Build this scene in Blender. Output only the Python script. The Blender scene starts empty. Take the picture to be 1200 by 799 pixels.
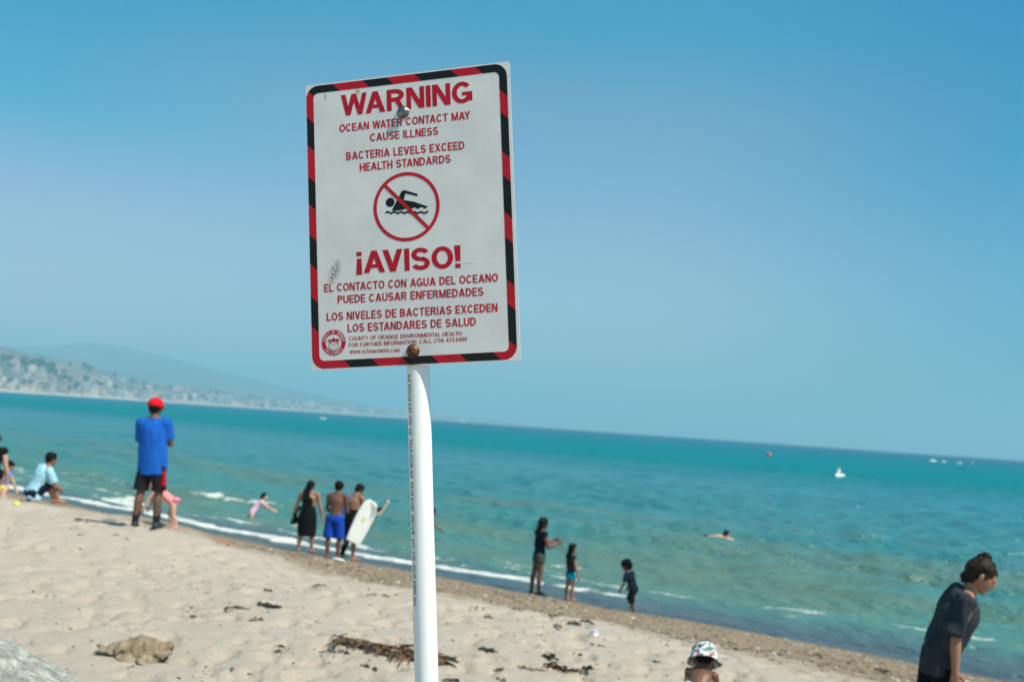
import bpy, bmesh, math, random
import numpy as np
from mathutils import Vector, Matrix, noise as mnoise

random.seed(7)
RNG = np.random.default_rng(7)
SC = bpy.context.scene
COL = SC.collection
R_ = math.radians
PI = math.pi

# ------------------------------------------------------------------ camera
EYE = 3.3                                   # metres above the sea
FPX = 1167.0                                # 35 mm lens, in pixels of a 1200 px wide frame
PITCH = math.atan(98 * math.cos(R_(3.92)) / FPX)
ROLL = R_(3.92)
cF = Vector((0, math.cos(PITCH), math.sin(PITCH)))
r0 = Vector((1, 0, 0)); u0 = r0.cross(cF)
cR = r0 * math.cos(ROLL) + u0 * math.sin(ROLL)
cU = -r0 * math.sin(ROLL) + u0 * math.cos(ROLL)
CAM = Vector((0, 0, EYE))
cam = bpy.data.cameras.new('camera')
cam.lens = 35.0; cam.sensor_width = 36.0
cam.clip_start = 0.1; cam.clip_end = 60000
cam.dof.use_dof = True
cam.dof.focus_distance = 2.09
cam.dof.aperture_fstop = 4.3
cam.dof.aperture_blades = 7
camo = bpy.data.objects.new('camera', cam)
M = Matrix((cR, cU, -cF)).transposed().to_4x4(); M.translation = CAM
camo.matrix_world = M
COL.objects.link(camo); SC.camera = camo

# ------------------------------------------------------------------ sky and sun
SUN_EL = R_(54.6); SUN_AZ = R_(124.5)       # azimuth clockwise from +Y
world = bpy.data.worlds.new('World'); SC.world = world; world.use_nodes = True
wn = world.node_tree; wn.nodes.clear()
sky = wn.nodes.new('ShaderNodeTexSky'); sky.sky_type = 'NISHITA'; sky.sun_disc = False
sky.sun_elevation = SUN_EL; sky.sun_rotation = SUN_AZ
sky.altitude = 0; sky.air_density = 1.0; sky.dust_density = 1.6; sky.ozone_density = 2.2
tint = wn.nodes.new('ShaderNodeMixRGB'); tint.blend_type = 'MULTIPLY'; tint.inputs[0].default_value = 1
# bluer overhead, paler low over the bay; lens vignetting painted into corners and right side
wtc = wn.nodes.new('ShaderNodeTexCoord'); wsx = wn.nodes.new('ShaderNodeSeparateXYZ'); wn.links.new(wtc.outputs['Generated'], wsx.inputs[0])
def wmix(f, a, b):
    n = wn.nodes.new('ShaderNodeMixRGB'); wn.links.new(f, n.inputs[0]); wn.links.new(a, n.inputs[1]); wn.links.new(b, n.inputs[2])
    return n.outputs[0]
def wramp(stops):
    n = wn.nodes.new('ShaderNodeValToRGB'); n.color_ramp.interpolation = 'EASE'; el = n.color_ramp.elements
    while len(el) < len(stops): el.new(1)
    for e, (p_, c_) in zip(el, stops): e.position = p_; e.color = (*c_, 1)
    wn.links.new(wsx.outputs['Z'], n.inputs[0]); return n.outputs[0]
def wband(lo, hi):
    n = wn.nodes.new('ShaderNodeMapRange'); n.interpolation_type = 'SMOOTHSTEP'; wn.links.new(wsx.outputs['X'], n.inputs[0])
    n.inputs[1].default_value = lo; n.inputs[2].default_value = hi; return n.outputs[0]
skl = wramp([(0, (1.3, .93, .93)), (.16, (1.02, .96, .98)), (.28, (.20, .98, 1.02)), (.40, (.0, .94, 1.06)), (1, (.10, .92, 1.08))])
skc = wramp([(0, (.76, .79, .88)), (.16, (.96, 1.03, 1.0)), (.28, (.76, 1.06, 1.03)), (.40, (.22, 1.10, 1.12)), (1, (.10, .95, 1.10))])
skr = wramp([(0, (.16, .60, .78)), (.16, (.26, .74, .90)), (.28, (.04, .74, .93)), (.40, (.0, .70, .96)), (1, (.05, .80, 1.06))])
wn.links.new(wmix(wband(.10, .52), wmix(wband(-.50, -.12), skl, skc), skr), tint.inputs[2])
bg = wn.nodes.new('ShaderNodeBackground'); bg.inputs[1].default_value = 0.10
wo = wn.nodes.new('ShaderNodeOutputWorld')
wn.links.new(sky.outputs[0], tint.inputs[1]); wn.links.new(tint.outputs[0], bg.inputs[0]); wn.links.new(bg.outputs[0], wo.inputs[0])
sl = bpy.data.lights.new('sun', 'SUN'); sl.energy = 5.0; sl.angle = R_(0.53); sl.color = (1.0, 0.905, 0.775)
so = bpy.data.objects.new('sun', sl); COL.objects.link(so)
sdir = Vector((math.sin(SUN_AZ) * math.cos(SUN_EL), math.cos(SUN_AZ) * math.cos(SUN_EL), math.sin(SUN_EL)))
so.rotation_euler = sdir.to_track_quat('Z', 'Y').to_euler(); so.location = (20, -20, 40)
SC.view_settings.view_transform = 'Standard'; SC.view_settings.look = 'None'
SC.view_settings.exposure = 0.47; SC.view_settings.gamma = 1.0
SC.render.engine = 'CYCLES'
SC.cycles.max_bounces = 6; SC.cycles.volume_bounces = 0
SC.cycles.use_denoising = True

# ------------------------------------------------------------------ helpers
def lin(r, g, b):
    f = lambda c: (c / 255 / 12.92) if c / 255 <= .04045 else ((c / 255 + .055) / 1.055) ** 2.4
    return (f(r), f(g), f(b), 1)

def link(o, parent=None):
    COL.objects.link(o)
    if parent is not None: o.parent = parent
    return o

def tag(o, label=None, cat=None, group=None, kind=None):
    if label: o['label'] = label
    if cat: o['category'] = cat
    if group: o['group'] = group
    if kind: o['kind'] = kind
    return o

def empty(name, loc=(0, 0, 0), rz=0):
    o = bpy.data.objects.new(name, None); o.location = loc; o.rotation_euler = (0, 0, rz)
    o.empty_display_size = .1
    return link(o)

def mesh_obj(name, verts, faces, mat=None, parent=None, smooth=False, loc=None):
    me = bpy.data.meshes.new(name)
    me.from_pydata([tuple(v) for v in verts], [], faces); me.update()
    if mat: me.materials.append(mat)
    if smooth: me.polygons.foreach_set('use_smooth', [True] * len(me.polygons))
    o = bpy.data.objects.new(name, me)
    if loc is not None: o.location = loc
    return link(o, parent)

def new_mat(name):
    m = bpy.data.materials.new(name); m.use_nodes = True
    nt = m.node_tree; nt.nodes.clear()
    out = nt.nodes.new('ShaderNodeOutputMaterial'); p = nt.nodes.new('ShaderNodeBsdfPrincipled')
    nt.links.new(p.outputs[0], out.inputs[0])
    return m, nt, p, out

def N(nt, t, **kw):
    n = nt.nodes.new('ShaderNode' + t)
    for k, v in kw.items():
        if hasattr(n, k): setattr(n, k, v)
    return n

def mixc(nt, fac, a, b, blend='MIX'):
    n = nt.nodes.new('ShaderNodeMixRGB'); n.blend_type = blend
    for i, v in ((0, fac), (1, a), (2, b)):
        if isinstance(v, bpy.types.NodeSocket): nt.links.new(v, n.inputs[i])
        else: n.inputs[i].default_value = v
    return n.outputs[0]

def ramp(nt, fac, stops, interp='LINEAR'):
    n = nt.nodes.new('ShaderNodeValToRGB'); n.color_ramp.interpolation = interp
    el = n.color_ramp.elements
    while len(el) > len(stops): el.remove(el[-1])
    while len(el) < len(stops): el.new(1)
    for e, (p, c) in zip(el, stops):
        e.position = p; e.color = c if len(c) == 4 else (*c, 1)
    nt.links.new(fac, n.inputs[0])
    return n.outputs[0]

def noisen(nt, scale, detail=4, rough=.55, vec=None, dim='3D', dist=0):
    n = nt.nodes.new('ShaderNodeTexNoise'); n.noise_dimensions = dim
    n.inputs['Scale'].default_value = scale; n.inputs['Detail'].default_value = detail
    n.inputs['Roughness'].default_value = rough; n.inputs['Distortion'].default_value = dist
    if vec is not None: nt.links.new(vec, n.inputs['Vector'])
    return n.outputs[0]

def math_(nt, op, a, b=None, c=None, clamp=False):
    n = nt.nodes.new('ShaderNodeMath'); n.operation = op; n.use_clamp = clamp
    for i, v in ((0, a), (1, b), (2, c)):
        if v is None: continue
        if isinstance(v, bpy.types.NodeSocket): nt.links.new(v, n.inputs[i])
        else: n.inputs[i].default_value = v
    return n.outputs[0]

def objco(nt, scale=None):
    t = nt.nodes.new('ShaderNodeTexCoord')
    if scale is None: return t.outputs['Object']
    m = nt.nodes.new('ShaderNodeMapping'); m.inputs['Scale'].default_value = scale
    nt.links.new(t.outputs['Object'], m.inputs[0]); return m.outputs[0]

def bump(nt, p, h, strength=.3, dist=.01):
    b = nt.nodes.new('ShaderNodeBump'); b.inputs['Strength'].default_value = strength
    b.inputs['Distance'].default_value = dist
    nt.links.new(h, b.inputs['Height']); nt.links.new(b.outputs[0], p.inputs['Normal'])

def simple(name, c, rough=.6, var=.25, scale=8, bmp=.0, bscale=60, spec=.4, metal=0, dist=.004, sss=0):
    m, nt, p, o = new_mat(name)
    v = objco(nt)
    nz = noisen(nt, scale, 4, .6, v)
    c2 = tuple(x * (1 - var) for x in c[:3]) + (1,); c3 = tuple(min(1, x * (1 + var * .6)) for x in c[:3]) + (1,)
    col = ramp(nt, nz, [(.3, c2), (.7, c3)])
    nt.links.new(col, p.inputs['Base Color'])
    p.inputs['Roughness'].default_value = rough; p.inputs['Metallic'].default_value = metal
    p.inputs['Specular IOR Level'].default_value = spec
    if sss:
        p.inputs['Subsurface Weight'].default_value = sss
        p.inputs['Subsurface Radius'].default_value = (.012, .004, .002)
    if bmp: bump(nt, p, noisen(nt, bscale, 3, .6, v), bmp, dist)
    return m

# value noise -----------------------------------------------------------
def _hash(ix, iy, seed):
    h = (ix.astype(np.int64) * 374761393 + iy.astype(np.int64) * 668265263 + seed * 1442695041) & 0xffffffff
    h = ((h ^ (h >> 13)) * 1274126177) & 0xffffffff
    h = h ^ (h >> 16)
    return (h & 0xffffff) / float(0xffffff)

def vnoise(x, y, seed=0):
    ix = np.floor(x); iy = np.floor(y); fx = x - ix; fy = y - iy
    fx = fx * fx * fx * (fx * (fx * 6 - 15) + 10); fy = fy * fy * fy * (fy * (fy * 6 - 15) + 10)
    a = _hash(ix, iy, seed); b = _hash(ix + 1, iy, seed); c = _hash(ix, iy + 1, seed); d = _hash(ix + 1, iy + 1, seed)
    return (a * (1 - fx) + b * fx) * (1 - fy) + (c * (1 - fx) + d * fx) * fy

def fbm(x, y, oct=4, seed=0, gain=.5):
    s = 0; a = 1; t = 0
    for i in range(oct):
        ca, sa = math.cos(i * 1.1), math.sin(i * 1.1)
        s = s + a * vnoise((x * ca - y * sa) * 2 ** i, (x * sa + y * ca) * 2 ** i, seed + i * 17); t += a; a *= gain
    return s / t

# ------------------------------------------------------------------ ground shape
def shore_s(X, Y):
    """metres inland of the waterline (negative = out at sea)"""
    X = np.asarray(X, float); Y = np.asarray(Y, float)
    Xc = np.clip(X, -60, 60)
    return (20.6 - .70 * X + .004 * Xc * Xc - Y) / 1.22

def shore_t(X, Y):
    return (np.asarray(X, float) - .7 * np.asarray(Y, float)) / 1.22     # along the shore

PS = [-4000, -60, -25, -8, -2, 0, 1, 2.5, 4.2, 6, 7.5, 9, 12, 20, 60, 400]
PZ = [-3.2, -3.0, -1.9, -.75, -.17, 0, .10, .33, .68, 1.08, 1.38, 1.52, 1.56, 1.66, 2.6, 6.0]
PL = [0, 0, 0, 0, 0, 0, .17, .43, .72, 1.01, 1.22, 1.43, 1.58, 1.66, 2.6, 6.0]
def ground_z(X, Y, rough=True):
    s = shore_s(X, Y)
    w = (fbm(np.asarray(X) * .22, np.asarray(Y) * .22, 3, 5) - .5)
    s2 = s + w * np.clip(np.abs(s) * .5 + .45, 0, 2.2)
    z = (np.interp(s2, PS, PZ) + np.interp(s2 - .5, PS, PZ) + np.interp(s2 + .5, PS, PZ)) / 3
    # the berm is steep-fronted to the left; to the right the beach slopes down evenly
    q = np.clip((-1.6 - np.asarray(X)) / 4.2, 0, 1); q = q * q * (3 - 2 * q)
    PL2 = [a if b < 0 else c for a, b, c in zip(PZ, PS, PL)]
    z2 = (np.interp(s2, PS, PL2) + np.interp(s2 - .5, PS, PL2) + np.interp(s2 + .5, PS, PL2)) / 3
    z = z * q + z2 * (1 - q)
    z = z + .10 * np.exp(-((np.asarray(X) + 5.1) ** 2 + (np.asarray(Y) - 13.9) ** 2) / 3.0)
    if rough:
        a = np.clip((s2 - .3) / 2.5, 0, 1)
        z = z + a * (.075 * (fbm(np.asarray(X) * .9, np.asarray(Y) * .9, 3, 21) - .5)
                     + .040 * (fbm(np.asarray(X) * 3.2, np.asarray(Y) * 3.2, 3, 31) - .5) + .022 * (fbm(np.asarray(X) * 9, np.asarray(Y) * 9, 2, 37) - .5))
    return z

def ray(px, py):
    d = cF + cR * ((px - 600) / FPX) + cU * (-(py - 399.5) / FPX)
    return d
def at_dist(px, py, y):
    d = ray(px, py); return CAM + d * (y / d.y)
def ground_at(px, py):
    d = ray(px, py); t0 = 2.0; prev = None
    t = t0
    while t < 400:
        q = CAM + d * t
        if q.z < max(float(ground_z(q.x, q.y)), -9):
            lo, hi = t - .05, t
            for _ in range(12):
                mid = (lo + hi) / 2; q = CAM + d * mid
                if q.z < float(ground_z(q.x, q.y)): hi = mid
                else: lo = mid
            return CAM + d * hi
        t += .05 if t < 60 else .5
    return CAM + d * t
def sea_at(px, py):
    d = ray(px, py); return CAM + d * (-EYE / d.z)
def gz(x, y): return float(ground_z(x, y))

# polar sheet builder ------------------------------------------------------
def polar(radii, angs, zf, closed=False):
    rr, aa = np.meshgrid(radii, angs, indexing='ij')
    X = rr * np.sin(aa); Y = rr * np.cos(aa)
    Z = zf(X, Y, rr)
    nr, na = rr.shape
    V = np.stack([X, Y, Z], -1).reshape(-1, 3)
    i = np.arange(nr - 1)[:, None] * na + np.arange(na - 1)[None, :]
    Fq = np.stack([i, i + na, i + na + 1, i + 1], -1).reshape(-1, 4)
    return V, Fq, X, Y

def np_mesh(name, V, Fq, mat, smooth=True):
    me = bpy.data.meshes.new(name)
    me.vertices.add(len(V)); me.vertices.foreach_set('co', V.astype(np.float32).ravel())
    k = Fq.shape[1]
    me.loops.add(Fq.size); me.loops.foreach_set('vertex_index', Fq.astype(np.int32).ravel())
    me.polygons.add(len(Fq)); me.polygons.foreach_set('loop_start', np.arange(0, Fq.size, k, dtype=np.int32))
    me.polygons.foreach_set('loop_total', np.full(len(Fq), k, dtype=np.int32))
    if smooth: me.polygons.foreach_set('use_smooth', np.ones(len(Fq), dtype=bool))
    me.update(calc_edges=True); me.validate()
    me.materials.append(mat)
    o = bpy.data.objects.new(name, me); link(o); return o

def attr(o, name, vals):
    a = o.data.attributes.new(name, 'FLOAT', 'POINT'); a.data.foreach_set('value', np.asarray(vals, np.float32).ravel())

def angles(fine, half):
    c = list(np.arange(-half, half + 1e-6, fine))
    l = list(-half - np.cumsum(np.geomspace(fine * 2, 6, 30)))
    l = [a for a in l if a > -180]
    return np.radians(np.array([-180] + l[::-1] + c + [-a for a in l] + [180]))

# ------------------------------------------------------------------ sand
def sand_material():
    m, nt, p, out = new_mat('sand')
    v = objco(nt)
    fine = noisen(nt, 420, 3, .7, v); mid = noisen(nt, 26, 6, .72, v); big = noisen(nt, 1.6, 4, .6, v)
    dry = ramp(nt, mid, [(.28, (.435, .362, .288)), (.5, (.515, .432, .352)), (.74, (.59, .50, .415))])
    dry = mixc(nt, math_(nt, 'MULTIPLY', big, .35), dry, (.44, .36, .28, 1))
    grains = ramp(nt, fine, [(.30, (.45, .42, .38)), (.5, (1, 1, 1)), (.72, (1.15, 1.13, 1.1))])
    dry = mixc(nt, .75, dry, grains, 'MULTIPLY')
    at = N(nt, 'Attribute'); at.attribute_name = 's'
    s = at.outputs['Fac']
    # coarse damp sand with shell and pebble fragments below the berm
    damp = ramp(nt, noisen(nt, 14, 6, .75, v), [(.3, (.14, .09, .05)), (.48, (.27, .195, .125)), (.62, (.33, .245, .165)), (.8, (.42, .34, .25))])
    peb = N(nt, 'TexVoronoi'); peb.inputs['Scale'].default_value = 26; nt.links.new(v, peb.inputs['Vector'])
    pebm = ramp(nt, peb.outputs['Distance'], [(.10, (1, 1, 1)), (.22, (0, 0, 0))])
    pcol = ramp(nt, peb.outputs['Color'], [(.2, (.05, .045, .04)), (.5, (.25, .2, .16)), (.8, (.5, .46, .4))])
    damp = mixc(nt, math_(nt, 'MULTIPLY', pebm, .55), damp, pcol)
    wob = noisen(nt, .9, 5, .65, v)
    sw = math_(nt, 'ADD', s, math_(nt, 'MULTIPLY', math_(nt, 'SUBTRACT', wob, .5), 3.4))
    f1 = ramp(nt, math_(nt, 'DIVIDE', sw, 10), [(.66, (0, 0, 0)), (.78, (1, 1, 1))])
    col = mixc(nt, f1, damp, dry)
    wet = mixc(nt, .6, damp, (.035, .04, .042, 1))
    f2 = ramp(nt, math_(nt, 'ADD', math_(nt, 'DIVIDE', s, 4), .5), [(.50, (1, 1, 1)), (.60, (.0, .0, .0))])
    col = mixc(nt, f2, col, wet)
    nt.links.new(col, p.inputs['Base Color'])
    rg = mixc(nt, f2, (.95, .95, .95, 1), (.22, .22, .22, 1)); nt.links.new(rg, p.inputs['Roughness'])
    p.inputs['Specular IOR Level'].default_value = .25
    b1 = nt.nodes.new('ShaderNodeBump'); b1.inputs['Strength'].default_value = .7; b1.inputs['Distance'].default_value = .05
    hh = math_(nt, 'ADD', mid, math_(nt, 'MULTIPLY', fine, .18))
    nt.links.new(hh, b1.inputs['Height']); nt.links.new(b1.outputs[0], p.inputs['Normal'])
    return m

def build_sand():
    rad = np.concatenate([[.05, .6, 1.2, 1.8, 2.4, 3.0], np.geomspace(3.4, 60, 460), np.geomspace(63, 900, 40)])
    ang = angles(.22, 33)
    def zf(X, Y, r):
        z = ground_z(X, Y)
        # trampled hollows and footprints
        a = np.clip((shore_s(X, Y) - 2) / 4, 0, 1)
        n = fbm(X * 6.5, Y * 6.5, 2, 77)
        z = z - a * .055 * np.clip((n - .60) / .08, 0, 1)
        return z
    V, Fq, X, Y = polar(rad, ang, zf)
    o = np_mesh('sand', V, Fq, sand_material())
    attr(o, 's', shore_s(X, Y) + (fbm(X * .22, Y * .22, 3, 5) - .5) * 1.0)
    tag(o, kind='structure')
    o['label'] = 'pale dry sand sloping to a damp pebbly band at the water'
build_sand()

# ------------------------------------------------------------------ sea
WAVES = []
def make_waves():
    base = Vector((.573, .819)).normalized()
    for lam, amp, n in ((11, .055, 3), (6.5, .05, 4), (3.8, .040, 5), (2.3, .032, 6), (1.4, .026, 7), (.85, .018, 7), (.5, .010, 7)):
        for i in range(n):
            th = random.gauss(0, .28 if lam > 5 else (.7 if lam > 3 else 1.3))
            d = (base.x * math.cos(th) - base.y * math.sin(th), base.x * math.sin(th) + base.y * math.cos(th))
            l = lam * random.uniform(.8, 1.25)
            WAVES.append((2 * PI / l, d[0], d[1], amp * random.uniform(.7, 1.2) / math.sqrt(n) * 1.3, random.uniform(0, 6.28), l))
make_waves()
def sea_z(X, Y, r=None, step=None):
    s = shore_s(X, Y)
    off = -s
    damp = np.clip((off - .6) / 10, 0, 1)
    z = np.zeros_like(X)
    warp = 3.0 * (fbm(X * .05, Y * .05, 2, 91) - .5)
    if step is None: step = np.zeros_like(X)
    for k, dx, dy, a, ph, l in WAVES:
        ok = np.clip((l / np.maximum(step, 1e-3) - 2.2) / 2, 0, 1)
        q = np.sin(k * (dx * X + dy * Y) + ph + warp)
        z = z + a * ok * (q if l < 5 else (1 - np.abs(q)) * 1.6 - .55)
    z = z * (.12 + .88 * damp)
    # small breakers rolling in
    t = shore_t(X, Y)
    for c, w, h, sd in BREAK:
        cc = c + 1.5 * (fbm(t * .09, t * 0 + sd, 3, sd) - .5)
        en = np.clip((fbm(t * .12, t * 0 + sd * 3.1, 2, sd + 5) - .32) * 3.2, 0, 1)
        q = (off - cc) / w
        z = z + h * en * np.exp(-np.where(q < 0, q * q * 5, q * q * .9))
    return z
BREAK = [(2.3, .55, .07, 3), (6.4, .9, .20, 8), (11.5, 1.3, .16, 12), (17, 1.6, .13, 19), (25, 2.0, .10, 23)]

def foam_mask(X, Y):
    s = shore_s(X, Y) ; off = -s
    t = shore_t(X, Y)
    lace = fbm(X * 2.4, Y * 2.4, 4, 41, .6); blot = fbm(X * .55, Y * .55, 3, 47); strk = fbm(t * .5, off * 2.6, 4, 53, .6)
    f = np.zeros_like(X)
    wave1 = 1.2 * (fbm(t * .11, t * 0 + 3, 3, 3) - .5)
    c1 = np.interp(X, [-12, -3, 3, 8], [.65, .85, 1.35, 2.0]) + wave1 * .6
    w1 = .26 + .55 * np.clip(fbm(t * .22, t * 0 + 1, 2, 61), 0, 1)
    left = np.clip((4.5 - X) / 3, .34, 1) * np.where(X > 1, np.clip(.80 + 2.2 * (fbm(t * .6, off * .8, 3, 66) - .5), .25, 1.1), 1)
    q = np.abs(off - c1 - .25) / w1
    f = np.maximum(f, left * np.clip(1.55 - q * 1.15 - (1 - lace) * .85, 0, 1))
    # lacy trail between first and second lines
    q = np.clip((off - c1) / 2.4, 0, 1)
    f = np.maximum(f, np.where((off > c1) & (off < c1 + 3.0), left * np.clip((strk - .50) * 4.5 * (1 - q * .5) + (blot - .5) * 1.5, 0, .85), 0))
    # broken second line of lace just outside the first, over to the right
    g2 = np.clip((fbm(t * .45, off * .5, 3, 141) - .44) * 5, 0, 1); q = np.abs(off - c1 - 1.25) / .55
    f = np.maximum(f, .62 * g2 * np.clip(1.5 - q - (1 - lace) * 1.1, 0, 1))
    g3 = np.clip((fbm(X * 1.1, Y * 1.1, 4, 151, .6) - .60) * 7, 0, 1) * np.clip((X - 1) / 3, 0, 1)
    f = np.maximum(f, .55 * g3 * np.clip(1 - np.abs(off - c1 - .7) / 1.1, 0, 1))
    # breaking crest further out, strongest to the left
    cc = 6.4 + 1.5 * (fbm(t * .09, t * 0 + 8, 3, 8) - .5)
    en = np.clip((fbm(t * .12, t * 0 + 8 * 3.1, 2, 13) - .38) * 3.5, 0, 1)
    l2 = .82 * np.clip((-2.0 - X) / 8, 0, 1)
    q = (off - cc + .25) / np.where(off < cc, .55, .22)
    f = np.maximum(f, np.clip(l2, 0, 1) * (.35 + .65 * en) * np.clip(1.5 - np.abs(q) * 1.0 - (1 - lace) * 1.0, 0, 1))
    f = np.maximum(f, np.clip(l2, 0, 1) * np.where((off > 3.2) & (off < cc), np.clip((strk - .5) * 4, 0, .7), 0))
    # odd glints of foam on later crests
    for c, sd in ((11.5, 12), (17, 19)):
        cc = c + 1.5 * (fbm(t * .09, t * 0 + sd, 3, sd) - .5)
        en = np.clip((fbm(t * .22, t * 0 + sd * 2.1, 2, sd + 50) - .62) * 6, 0, 1)
        q = (off - cc + .2) / .5
        f = np.maximum(f, .30 * en * np.clip(1.3 - np.abs(q) - (1 - lace) * .9, 0, 1))
    return f

def sea_material():
    m, nt, p, out = new_mat('sea_water')
    v = objco(nt)
    def A(n):
        a = N(nt, 'Attribute'); a.attribute_name = n; return a.outputs['Fac']
    off = A('off'); foam = A('foam'); murk = A('murk')
    lg = math_(nt, 'DIVIDE', math_(nt, 'LOGARITHM', math_(nt, 'MAXIMUM', off, 1), 10), 4.0)
    # depth colour: sandy green shallows, turquoise, deep teal
    col = ramp(nt, lg, [(.0, (.06, .11, .09)), (.12, (.070, .180, .120)), (.25, (.044, .172, .132)), (.36, (.022, .158, .148)),
                        (.45, (.008, .150, .168)), (.53, (.0, .162, .190)), (.64, (.0, .140, .185)), (.75, (.0, .082, .145)), (1, (.0, .045, .11))])
    silt = mixc(nt, murk, col, (.105, .145, .055, 1))
    # thin backwash over gravel right at the edge
    edge = ramp(nt, math_(nt, 'DIVIDE', off, 4), [(.12, (1, 1, 1)), (.62, (0, 0, 0))])
    gr = ramp(nt, noisen(nt, 9, 5, .7, v), [(.35, (.035, .036, .034)), (.55, (.075, .072, .062)), (.72, (.17, .155, .13))])
    silt = mixc(nt, math_(nt, 'MULTIPLY', edge, .85), silt, gr)
    lace = math_(nt, 'ADD', math_(nt, 'MULTIPLY', noisen(nt, 6.5, 6, .8, v), .9), math_(nt, 'MULTIPLY', noisen(nt, 2.2, 4, .6, v), .45))
    fm = math_(nt, 'SUBTRACT', math_(nt, 'MULTIPLY', foam, 2.5), math_(nt, 'MULTIPLY', lace, 1.65))
    fm = math_(nt, 'MULTIPLY', fm, 1.7, clamp=True)
    colf = mixc(nt, math_(nt, 'MULTIPLY', fm, .92), silt, (.64, .64, .59, 1))
    mp = nt.nodes.new('ShaderNodeMapping'); mp.inputs['Rotation'].default_value = (0, 0, R_(35)); nt.links.new(v, mp.inputs[0])
    mp2 = nt.nodes.new('ShaderNodeMapping'); mp2.inputs['Scale'].default_value = (.8, 1.1, 1); nt.links.new(mp.outputs[0], mp2.inputs[0])
    h1 = noisen(nt, 5.0, 3, .6, mp2.outputs[0]); h2 = noisen(nt, .9, 3, .55, mp2.outputs[0]); h3 = noisen(nt, .12, 3, .6, mp2.outputs[0])
    hs = math_(nt, 'ADD', math_(nt, 'MULTIPLY', h1, .14), math_(nt, 'ADD', math_(nt, 'MULTIPLY', h2, .68), math_(nt, 'MULTIPLY', h3, 2.0)))
    hs = math_(nt, 'ADD', hs, math_(nt, 'MULTIPLY', fm, .03))
    b1 = nt.nodes.new('ShaderNodeBump'); b1.inputs['Strength'].default_value = .9; b1.inputs['Distance'].default_value = 1.0
    nt.links.new(hs, b1.inputs['Height'])
    nt.nodes.remove(p)
    df = nt.nodes.new('ShaderNodeBsdfDiffuse'); gl = nt.nodes.new('ShaderNodeBsdfGlossy'); mx = nt.nodes.new('ShaderNodeMixShader'); fr_ = nt.nodes.new('ShaderNodeFresnel')
    glf = ramp(nt, lg, [(.20, (.34, .34, .34)), (.43, (.42, .42, .42)), (.50, (.05, .05, .05))])
    fr_.inputs['IOR'].default_value = 1.333; nt.links.new(b1.outputs[0], fr_.inputs['Normal'])
    nt.links.new(colf, df.inputs['Color']); nt.links.new(b1.outputs[0], df.inputs['Normal']); nt.links.new(b1.outputs[0], gl.inputs['Normal'])
    gl.inputs['Roughness'].default_value = .22; gl.inputs['Color'].default_value = (.9, .97, 1, 1)
    ff = math_(nt, 'MULTIPLY', math_(nt, 'MULTIPLY', fr_.outputs[0], glf), math_(nt, 'SUBTRACT', 1.0, fm))
    nt.links.new(ff, mx.inputs[0]); nt.links.new(df.outputs[0], mx.inputs[1]); nt.links.new(gl.outputs[0], mx.inputs[2]); nt.links.new(mx.outputs[0], out.inputs[0])
    return m

def build_sea():
    rad = np.concatenate([[7.0], np.geomspace(9, 70, 420), np.geomspace(71, 700, 240), np.geomspace(712, 13500, 90)])
    ang = angles(.11, 31)
    ang = ang[(ang > -R_(125)) & (ang < R_(100))]
    stepr = np.gradient(rad)
    def zf(X, Y, rr):
        st = np.maximum(np.broadcast_to(stepr[:, None], X.shape), rr * .0019)
        st = st + (np.abs(np.arctan2(X, Y)) > R_(31.5)) * rr * .12
        return sea_z(X, Y, rr, st)
    V, Fq, X, Y = polar(rad, ang, zf)
    o = np_mesh('sea', V, Fq, sea_material())
    off = -shore_s(X, Y) + (fbm(X * .1, Y * .1, 3, 15) - .5) * 2 * np.clip(-shore_s(X, Y) / 10, 0, 1)
    attr(o, 'off', off); attr(o, 'foam', foam_mask(X, Y))
    t = shore_t(X, Y)
    mk = fbm(t * .10, off * .33, 4, 71)
    env = np.clip((off - 1.5) / 3, 0, 1) * np.clip((30 - off) / 18, 0, 1)
    mk = np.clip((mk - .47) * 4.5, 0, 1) * env * .75
    attr(o, 'murk', mk)
    tag(o, kind='structure'); o['label'] = 'turquoise sea with small breaking waves'
build_sea()

# ------------------------------------------------------------------ far coast
def lerp(x, xs, ys): return np.interp(x, xs, ys)
CX = [-900, -300, 0, 100, 200, 300, 400, 500, 600, 640]
CD = [1500, 1650, 1800, 2000, 2350, 2800, 3400, 4200, 5200, 5600]
FH = ([-900, -300, -100, 0, 24, 60, 100, 120, 150, 180, 240, 300, 380, 480, 560, 600, 640],
      [66, 54, 49, 45, 42.5, 39, 34, 29, 23, 20, 17, 14, 10.5, 8.5, 5, 2.2, -1])
MH = ([-900, -300, 0, 40, 70, 90, 115, 140, 180, 240, 330, 400, 470, 600], [40, 44, 44, 48, 52, 55.5, 58.5, 57, 52, 43.5, 26, 16, 8, 2])
def coast_height(px, D):
    """px: column, D: distance; z of the ground above the sea"""
    d0 = lerp(px, CX, CD); dr = d0 * 1.28
    q = (D - d0) / (dr - d0)
    Hf = lerp(px, *FH) / FPX * dr + EYE
    prof = np.interp(q, [-.2, -.03, 0, .03, .08, .14, .45, .8, 1.0, 1.2, 1.8, 2.4], [-.1, -.02, .005, .025, .05, .17, .52, .86, 1.0, .92, .35, .2])
    return Hf * prof
def coast_xy(px, D):
    a = math.atan((px - 600) / FPX) if np.isscalar(px) else np.arctan((px - 600) / FPX)
    return D * np.sin(a), D * np.cos(a)

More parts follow.
